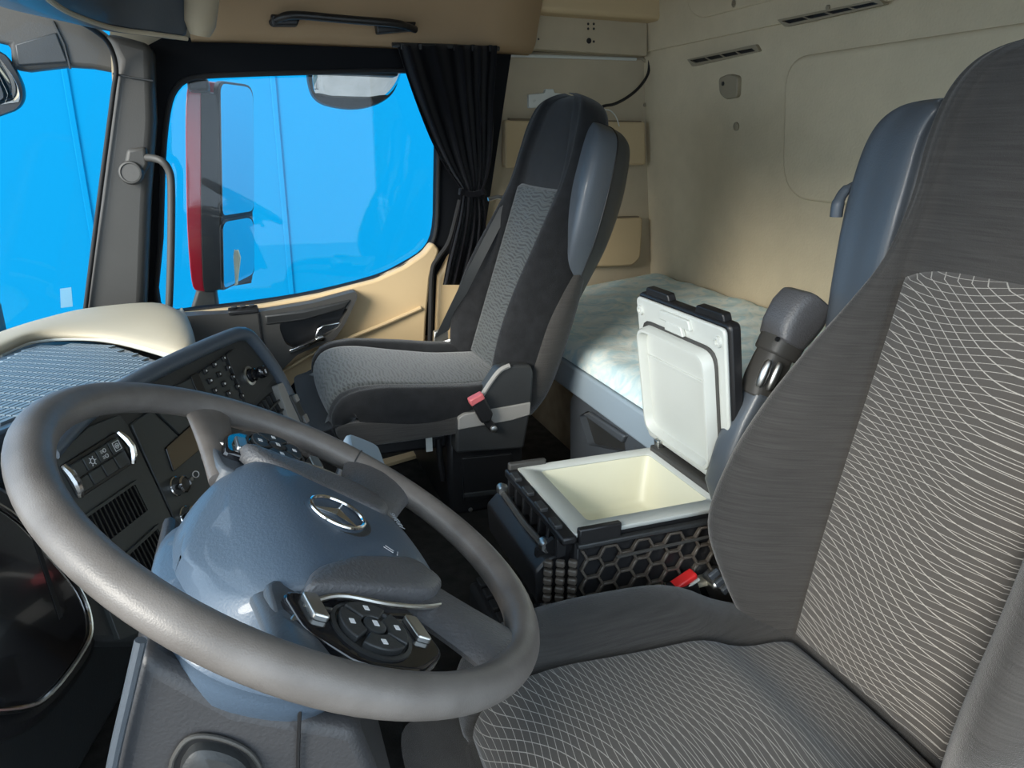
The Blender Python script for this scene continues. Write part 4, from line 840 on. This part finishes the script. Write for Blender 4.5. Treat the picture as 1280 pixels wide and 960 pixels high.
# spokes
def spoke(p0, p1, w0, w1, n0, n1, name='spoke', m='leather2', th=.013):
    rows = []; d = (V(p1)-V(p0)); s = V((-d.y, d.x)).normalized()
    for k in range(9):
        t = k/8; c = V(p0)+d*t; w_ = w0+(w1-w0)*(t*t*(3-2*t)) if w1 < w0 else w0+(w1-w0)*t*t
        nn = n0+(n1-n0)*t
        rows.append([wp(c.x+s.x*w_*math.cos(a), c.y+s.y*w_*math.cos(a), nn+th*math.sin(a)) for a in [2*math.pi*j/16 for j in range(16)]])
    return build(MB().loft(rows), name, m, SW, angle=60)
for sg in (1, -1):
    spoke((sg*.092, .044), (sg*.204, .054), .016, .026, -.026, -.003, 'spoke', 'leather' if sg > 0 else 'slate', .010)
    spoke((sg*.066, -.086), (sg*.156, -.142), .034, .046, -.012, -.002, 'spoke', 'leather2', .012)
    # underside web that carries the pod
    q = [(sg*.085, .055), (sg*.155, .060), (sg*.185, .0), (sg*.165, -.065), (sg*.080, -.085)]
    build(MB().slab(WC, WU, WV, WN, rnd(q, .015, 3), -.030, -.010), 'spoke_web', 'slate', SW, bevel=.005)
    build(MB().tube(crv([wp(sg*.150, .056, -.012), wp(sg*.128, .040, -.004), wp(sg*.116, .012, .003), wp(sg*.117, -.03, .004), wp(sg*.110, -.07, .003), wp(sg*.092, -.105, -.001)], 5), .0022, 8), 'silver_edge', 'satin', SW)
    pod = [(sg*.110, .052), (sg*.150, .045), (sg*.184, .012), (sg*.184, -.035), (sg*.160, -.068), (sg*.105, -.060), (sg*.110, -.02)]
    P = build(MB().slab(WC, WU, WV, WN, rnd(pod, .010, 3), -.014, -.002), 'button_pod', 'gloss', SW, bevel=.003)
    cu, cv = sg*.146, -.008; R1 = .029
    build(MB().lathe(wp(cu, cv, -.003), WN, [(R1+.003, 0), (R1+.003, .0025), (R1, .003), (R1-.001, .001), (.0005, .001)], 32), 'button_ring', 'dark', P)
    for k in range(4):
        a0, a1 = math.radians(45+90*k+5), math.radians(135+90*k-5)
        poly = ell(0, 0, R1-.002, R1-.002, 9, a0, a1, False)+ell(0, 0, .0105, .0105, 7, a1, a0, False)
        b_ = build(MB().slab(wp(cu, cv, 0), WU, WV, WN, poly, -.002, .004), 'sector_button', 'dark', P, bevel=.0012)
        am_ = (a0+a1)/2; build(MB().box(wp(cu+.019*math.cos(am_), cv+.019*math.sin(am_), .0042), WU*.005, WV*.004, WN*.0005), 'button_print', 'mark', b_)
    b_ = build(MB().lathe(wp(cu, cv, 0), WN, [(.009, -.002), (.009, .004), (.007, .005), (.0005, .005)], 18), 'centre_button', 'dark', P)
    build(MB().box(wp(cu, cv, .0052), WU*.006, WV*.004, WN*.0004), 'button_print', 'mark', b_)
    for v0, v1, u0 in ((.040, .028, .128), (-.044, -.056, .136)):
        b_ = build(MB().slab(WC, WU, WV, WN, rnd([(sg*(u0-.012), v0), (sg*(u0+.014), v0-.002), (sg*(u0+.016), v1-.002), (sg*(u0-.012), v1)], .003), -.003, .003), 'side_button', 'satin', P, bevel=.0015)
# column shroud under the wheel
WU, WV = WU0, WV0
rows = []
for hu, hv, n_ in ((.060, .030, -.024), (.082, .044, -.034), (.098, .060, -.048), (.111, .078, -.063), (.119, .091, -.075), (.122, .096, -.080), (.122, .096, -.084), (.1185, .093, -.087), (.117, .091, -.095), (.110, .086, -.112), (.094, .072, -.127), (.060, .045, -.135)):
    rows.append([wp(hu*math.copysign(abs(math.cos(t))**.8, math.cos(t)), hv*math.copysign(abs(math.sin(t))**.8, math.sin(t)), n_) for t in [2*math.pi*j/48 for j in range(48)]])
SC = thing('steering_pedestal', 'slate shroud and pedestal carrying the steering wheel', 'pedestal', (-.02, .58, 0))
build(MB().loft(rows), 'shroud', 'hub', SC, angle=45)
build(MB().prism(ypoly([(176, 814), (300, 884), (450, 912), (520, 1080), (118, 1080), (150, 920)], .475), (0, .22, 0)), 'pedestal', 'pedestal', SC, bevel=.012, seg=3)
rc = [at(px, py, 'y', .472) for px, py in catmull([(216, 968), (224, 935), (246, 920), (285, 926), (316, 945), (322, 975), (260, 1010)], 4, True)]
build(MB().prism(rc, (0, .004, 0)), 'knob_recess', 'black', SC)
build(MB().tube(rc, .002, 8, closed=True), 'recess_trim', 'grey', SC)
c = sum(rc, V((0, 0, 0)))/len(rc); build(MB().loft([[c+(p-c)*s-Y3*d for p in rc] for s, d in ((.8, 0), (.78, .008), (.6, .012), (.05, .012))]), 'adjust_knob', 'dark', SC)
build(MB().tube(crv([at(176, 800, 'y', .47), at(160, 870, 'y', .47), at(146, 930, 'y', .47), at(130, 1010, 'y', .47)], 4), .004, 8), 'lit_pedestal_edge', 'slate', SC)  # paler strip painting the lit edge of the dark pedestal
build(MB().tube([at(375, 880, 'y', .47), at(373, 930, 'y', .472), at(372, 980, 'y', .472)], .0015, 6), 'pedestal_joint', 'black', SC)
# stalks on the far side of the column
st = build(MB().tube(crv([wp(.10, -.02, -.065), wp(.17, -.06, -.06), wp(.21, -.085, -.055), at(440, 572, 'y', .82)], 4), [.009]*5+[.010]*4+[.013]*4, 10), 'stalk', 'black', SC)
o = at(452, 566, 'y', .845)
build(MB().slab(o, WU, WV, WN, rnd([(-.04, -.024), (.036, -.028), (.036, .02), (-.04, .026)], .016, 4), -.008, .008), 'stalk_paddle', 'slatel', SC, bevel=.005, seg=3)
build(MB().tube(crv([wp(.09, .03, -.07), wp(.17, .02, -.055), wp(.215, -.04, -.045)], 4), [.008]*5+[.011]*4, 10), 'stalk', 'dark', SC)
build(MB().lathe(wp(.190, -.125, -.05), WU, [(.008, -.012), (.010, -.008), (.010, .008), (.006, .012)], 14), 'stalk_tip', 'chrome', SC)
# ================================================================== CURTAIN, HANDLES, MIRRORS
CT = thing('curtain', 'black gathered curtain tied back behind the passenger window', 'curtain', at(580, 360, 'y', 2.28))
# edges measured per height: (py, px_left, px_right)
ed = [(57, 497, 621), (80, 504, 620), (110, 514, 618), (140, 525, 617), (170, 537, 616), (195, 549, 614), (215, 561, 611), (228, 571, 607), (238, 577, 604), (250, 576, 605), (270, 573, 607), (300, 566, 606), (330, 559, 600), (356, 554, 592)]
ed = catmull(ed, 3); rows = []
for k, (py, xl, xr) in enumerate(ed):
    t = k/(len(ed)-1); pin = math.exp(-((py-238)/26)**2); row = []
    for i in range(73):
        a = i/72; px = xl+(xr-xl)*a
        ph = a*2*math.pi*4.6+1.1*math.sin(a*7+.5)+.5*math.sin(py*.02+a*4)
        amp = .030*(1-.45*pin)*(1 if py < 238 else .8)
        row.append(at(px, py, 'y', 2.27+amp*math.sin(ph)+.006*math.sin(ph*.37+py*.03)))
    rows.append(row)
build(MB().loft(rows, False, False), 'cloth', 'curtain', CT, angle=80, solid=.003)
tie = [at(576+29*a, 239+4*math.sin(a*3.1), 'y', 2.235) for a in (0, .15, .35, .6, .85, 1)]+[at(605, 241, 'y', 2.30), at(590, 242, 'y', 2.31), at(575, 240, 'y', 2.30)]
build(MB().tube(crv(tie, 4, True), .009, 8, closed=True, sec=[(1.0, .25), (.0, .35), (-1.0, .25), (-1.0, -.25), (0, -.35), (1.0, -.25)]), 'tie_band', 'curtain', CT)
build(MB().tube([at(490, 56, 'y', 2.30), at(560, 58, 'y', 2.30), at(624, 61, 'y', 2.30)], .007, 8), 'curtain_rail', 'dark', CT)
for k in range(6): build(MB().box(at(503+k*22, 58+k*.5, 'y', 2.29), (.012, 0, 0), (0, .012, 0), (0, 0, .018)), 'glider', 'black', CT, bevel=.002)
# overhead grab handle
GH = thing('grab_handle', 'black overhead grab handle on the beige trim above the passenger window', 'grab handle', at(430, 28, 'y', 2.24))
build(MB().tube(crv([at(340, 29, 'y', 2.26), at(352, 22, 'y', 2.225), at(372, 19, 'y', 2.205), at(430, 24, 'y', 2.20), at(490, 29, 'y', 2.205), at(508, 33, 'y', 2.225), at(519, 37, 'y', 2.25)], 5), [.010]*6+[.011]*18+[.010]*7, 10), 'grip', 'black', GH)
for (x0, y0), (x1, y1) in (((338, 24), (376, 30)), ((470, 34), (521, 36))):
    build(MB().prism(ypoly([(x0, y0-7), (x1, y1-9), (x1-4, y1+2), (x0+2, y0+8)], 2.235), (0, .035, 0)), 'mount', 'black', GH, bevel=.005)
# bent grab bar and round knob on the A pillar
GB = thing('pillar_grab_bar', 'bent grey grab bar on the pillar ahead of the passenger door', 'grab bar', at(210, 385, 'y', 2.24))
build(MB().tube(crv([at(178, 197, 'y', 2.265), at(192, 198, 'y', 2.235), at(203, 202, 'y', 2.22), at(211, 213, 'y', 2.22), at(214, 232, 'y', 2.222), at(214, 290, 'y', 2.225), at(213, 340, 'y', 2.23), at(211, 392, 'y', 2.235)], 5), .0100, 12), 'bar', 'grey', GB)
build(MB().prism(ypoly([(158, 186), (182, 183), (186, 206), (178, 222), (156, 220), (155, 204)], 2.245), (0, .04, 0)), 'bracket', 'grey', GB, bevel=.010, seg=3)
build(MB().lathe(at(164, 216, 'y', 2.245), V((-.15, -1, .1)), [(.031, -.006), (.031, .004), (.028, .010), (.024, .011), (.023, .008), (.0005, .008)], 28), 'cap', 'grey', GB)
# ---------------------------------------------------------------- outside passenger mirrors
MR = thing('door_mirror', 'tall red and black door mirror outside the passenger window', 'mirror', at(258, 392, 'y', 2.66))
def zat(py, y): return at(260, py, 'y', y).z
o2 = V((.105, .17, 0))          # the glass runs outwards and slightly back
X_b, X_c = at(251, 230, 'y', 2.60).x, at(276, 230, 'y', 2.60).x
def shell(pl, pr, name, m, out):
    """pl, pr: (px, py) down the front and rear edges of the inner flank"""
    rows = []
    for (xa, ya), (xb, yb) in zip(catmull(pl, 3), catmull(pr, 3)):
        A, B = at(xa, ya, 'y', 2.60), at(xb, yb, 'y', 2.60); e = out
        rows.append([A, B, B+o2*e, A+V((.05, 0, 0))+o2*e*.95, A+V((.004, .05, 0))])
    return build(MB().loft(rows), name, m, MR, bevel=.008, seg=3)
shell([(236, 100), (232, 130), (232, 200), (234, 290), (239, 350), (244, 363)], [(252, 100), (252, 130), (252, 200), (252, 290), (254, 350), (256, 365)], 'painted_cover', 'paint', .9)
shell([(250, 112), (250, 140), (250, 200), (251, 290), (253, 350), (256, 366)], [(270, 118), (273, 140), (274, 200), (276, 290), (277, 345), (276, 362)], 'housing', 'black', 1)
gN = V((o2.y, -o2.x, 0)).normalized(); gE = V((o2.x, o2.y, 0)).normalized(); GZ = (at(273, 130, 'y', 2.6)-at(277, 345, 'y', 2.6)); GZ = GZ/GZ.z
GO = at(277, 345, 'y', 2.6)-GZ*at(277, 345, 'y', 2.6).z+gN*.004
def gz(py): return zat(py, 2.66)
def glass(zb, zt_, name, cut):
    w_ = o2.length; q = rnd([(.004, zb), (w_-.004, zb+cut), (w_-.004, zt_), (.004, zt_)], [.02, .03, .05, .03], 5)
    f = build(MB().slab(GO, gE, GZ, gN, [(a, b) for a, b in rnd([(-.002, zb-.008), (w_+.004, zb+cut-.008), (w_+.004, zt_+.008), (-.002, zt_+.008)], [.02, .03, .05, .03], 5)], -.02, -.001), name+'_frame', 'black', MR, bevel=.003)
    build(MB().slab(GO, gE, GZ, gN, q, -.003, .002), name, 'mirror', f)
glass(gz(268), gz(105), 'main_glass', .0)
glass(gz(358), gz(276), 'wide_angle_glass', .02)
build(MB().prism(ypoly([(282, 316), (297, 312), (300, 322), (296, 356), (280, 360)], 2.66), (.004, .004, 0)), 'cream_patch', 'cream', MR, bevel=.002)  # cream piece set on the lower mirror glass
build(MB().prism(ypoly([(246, 362), (270, 362), (275, 395), (236, 395)], 2.62), (0, .10, 0)), 'lower_arm', 'grey', MR, bevel=.01)
build(MB().box(V((X_b+.03, 2.56, zat(100, 2.6)-.02)), (.06, 0, 0), (0, .14, 0), (0, 0, .035)), 'upper_arm', 'black', MR, bevel=.008)
# kerb mirror above the window
KM = thing('kerb_mirror', 'half-round kerb mirror hanging above the passenger window', 'mirror', at(443, 96, 'y', 2.62))
kp = [(385, 92), (387, 106), (393, 121), (408, 131), (440, 136), (468, 131), (487, 120), (496, 106), (499, 92)]
kq = [at(px, py, 'y', 2.62) for px, py in catmull(kp, 4)]; kc = at(442, 96, 'y', 2.62)
fr_ = build(MB().loft([[kc+(p-kc)*s+Y3*d for p in kq] for s, d in ((1, 0), (1.03, .02), (.95, .06), (.6, .09))], True, True), 'shell', 'black', KM, angle=60)
KT = V((0, -1, -.9)).normalized()
build(MB().loft([[kc+(p-kc)*s+Y3*(d-1.1*((kc+(p-kc)*s).z-kc.z)-.06) for p in kq] for s, d in ((.95, .0), (.94, -.006), (.72, -.012), (.45, -.015), (.05, -.016))], True, True), 'convex_glass', 'mirror', KM, angle=80)
build(MB().box(at(442, 86, 'y', 2.58), (.26, 0, 0), (0, .18, 0), (0, 0, .05)), 'arm', 'black', KM, bevel=.01)
# front mirror and its bracket outside the windscreen
FM = thing('front_mirror', 'front mirror on a grey bracket outside the upper windscreen corner', 'mirror', at(40, 140, 'y', 2.45))
fm = catmull([(-40, 60), (0, 66), (16, 84), (27, 108), (26, 128), (10, 140), (-40, 146)], 4, True); fq = [at(px, py, 'y', 2.45) for px, py in fm]; fc = sum(fq, V((0, 0, 0)))/len(fq)
build(MB().loft([[fc+(p-fc)*s+Y3*d for p in fq] for s, d in ((1, 0), (1.04, .012), (.95, .05), (.6, .07))]), 'shell', 'black', FM, angle=60)
build(MB().loft([[fc+(p-fc)*s+Y3*(d-.7*((p-fc)*s).z-.03) for p in fq] for s, d in ((.93, -.001), (.92, -.003), (.5, -.008), (.05, -.009))]), 'convex_glass', 'mirror', FM, angle=80)
bq = [(-60, -40), (40, -20), (90, 10), (138, 45), (152, 92), (115, 85), (84, 83), (34, 89), (14, 86), (12, 56), (-60, 40)]
build(MB().prism(ypoly(bq, 2.47), (0, .06, 0)), 'bracket', 'grey', FM, bevel=.012, seg=3)
build(MB().prism(ypoly([(18, 55), (70, 40), (85, 78), (22, 82)], 2.463), (0, .02, 0)), 'bracket_recess', 'dark', FM, bevel=.004)
build(MB().tube([at(66, 26, 'y', 2.466), at(80, 55, 'y', 2.466), at(88, 86, 'y', 2.466)], .003, 6), 'bracket_joint', 'dark', FM)
# wiper resting on the cowl
WP = thing('wiper', 'black wiper blade resting at the foot of the windscreen', 'wiper', at(40, 412, 'y', 2.36))
build(MB().tube(crv([at(-30, 430, 'y', 2.3), at(10, 414, 'y', 2.33), at(50, 402, 'y', 2.36), at(78, 396, 'y', 2.38)], 4), .006, 8), 'blade', 'rubber', WP)
build(MB().tube(crv([at(-30, 436, 'y', 2.32), at(0, 426, 'y', 2.33), at(30, 411, 'y', 2.35), at(44, 405, 'y', 2.36)], 4), .008, 8), 'arm', 'black', WP)
# cable behind the passenger headrest
build(MB().tube(crv([at(812, 74, 'y', 2.36), at(810, 92, 'y', 2.35), at(800, 108, 'y', 2.33), at(785, 121, 'y', 2.31), at(768, 130, 'y', 2.29), at(752, 134, 'y', 2.27), at(742, 150, 'y', 2.27)], 5), .005, 8), 'cable', 'rubber', None, 'black cable hanging from the rear corner behind the passenger headrest', 'cable')
build(MB().tube(crv([at(750, 137, 'y', 2.30), at(762, 138, 'y', 2.30), at(770, 146, 'y', 2.30), at(774, 158, 'y', 2.30)], 5), .002, 6), 'thin_wire', 'white', None, 'thin pale wire looping beside the passenger headrest', 'wire')
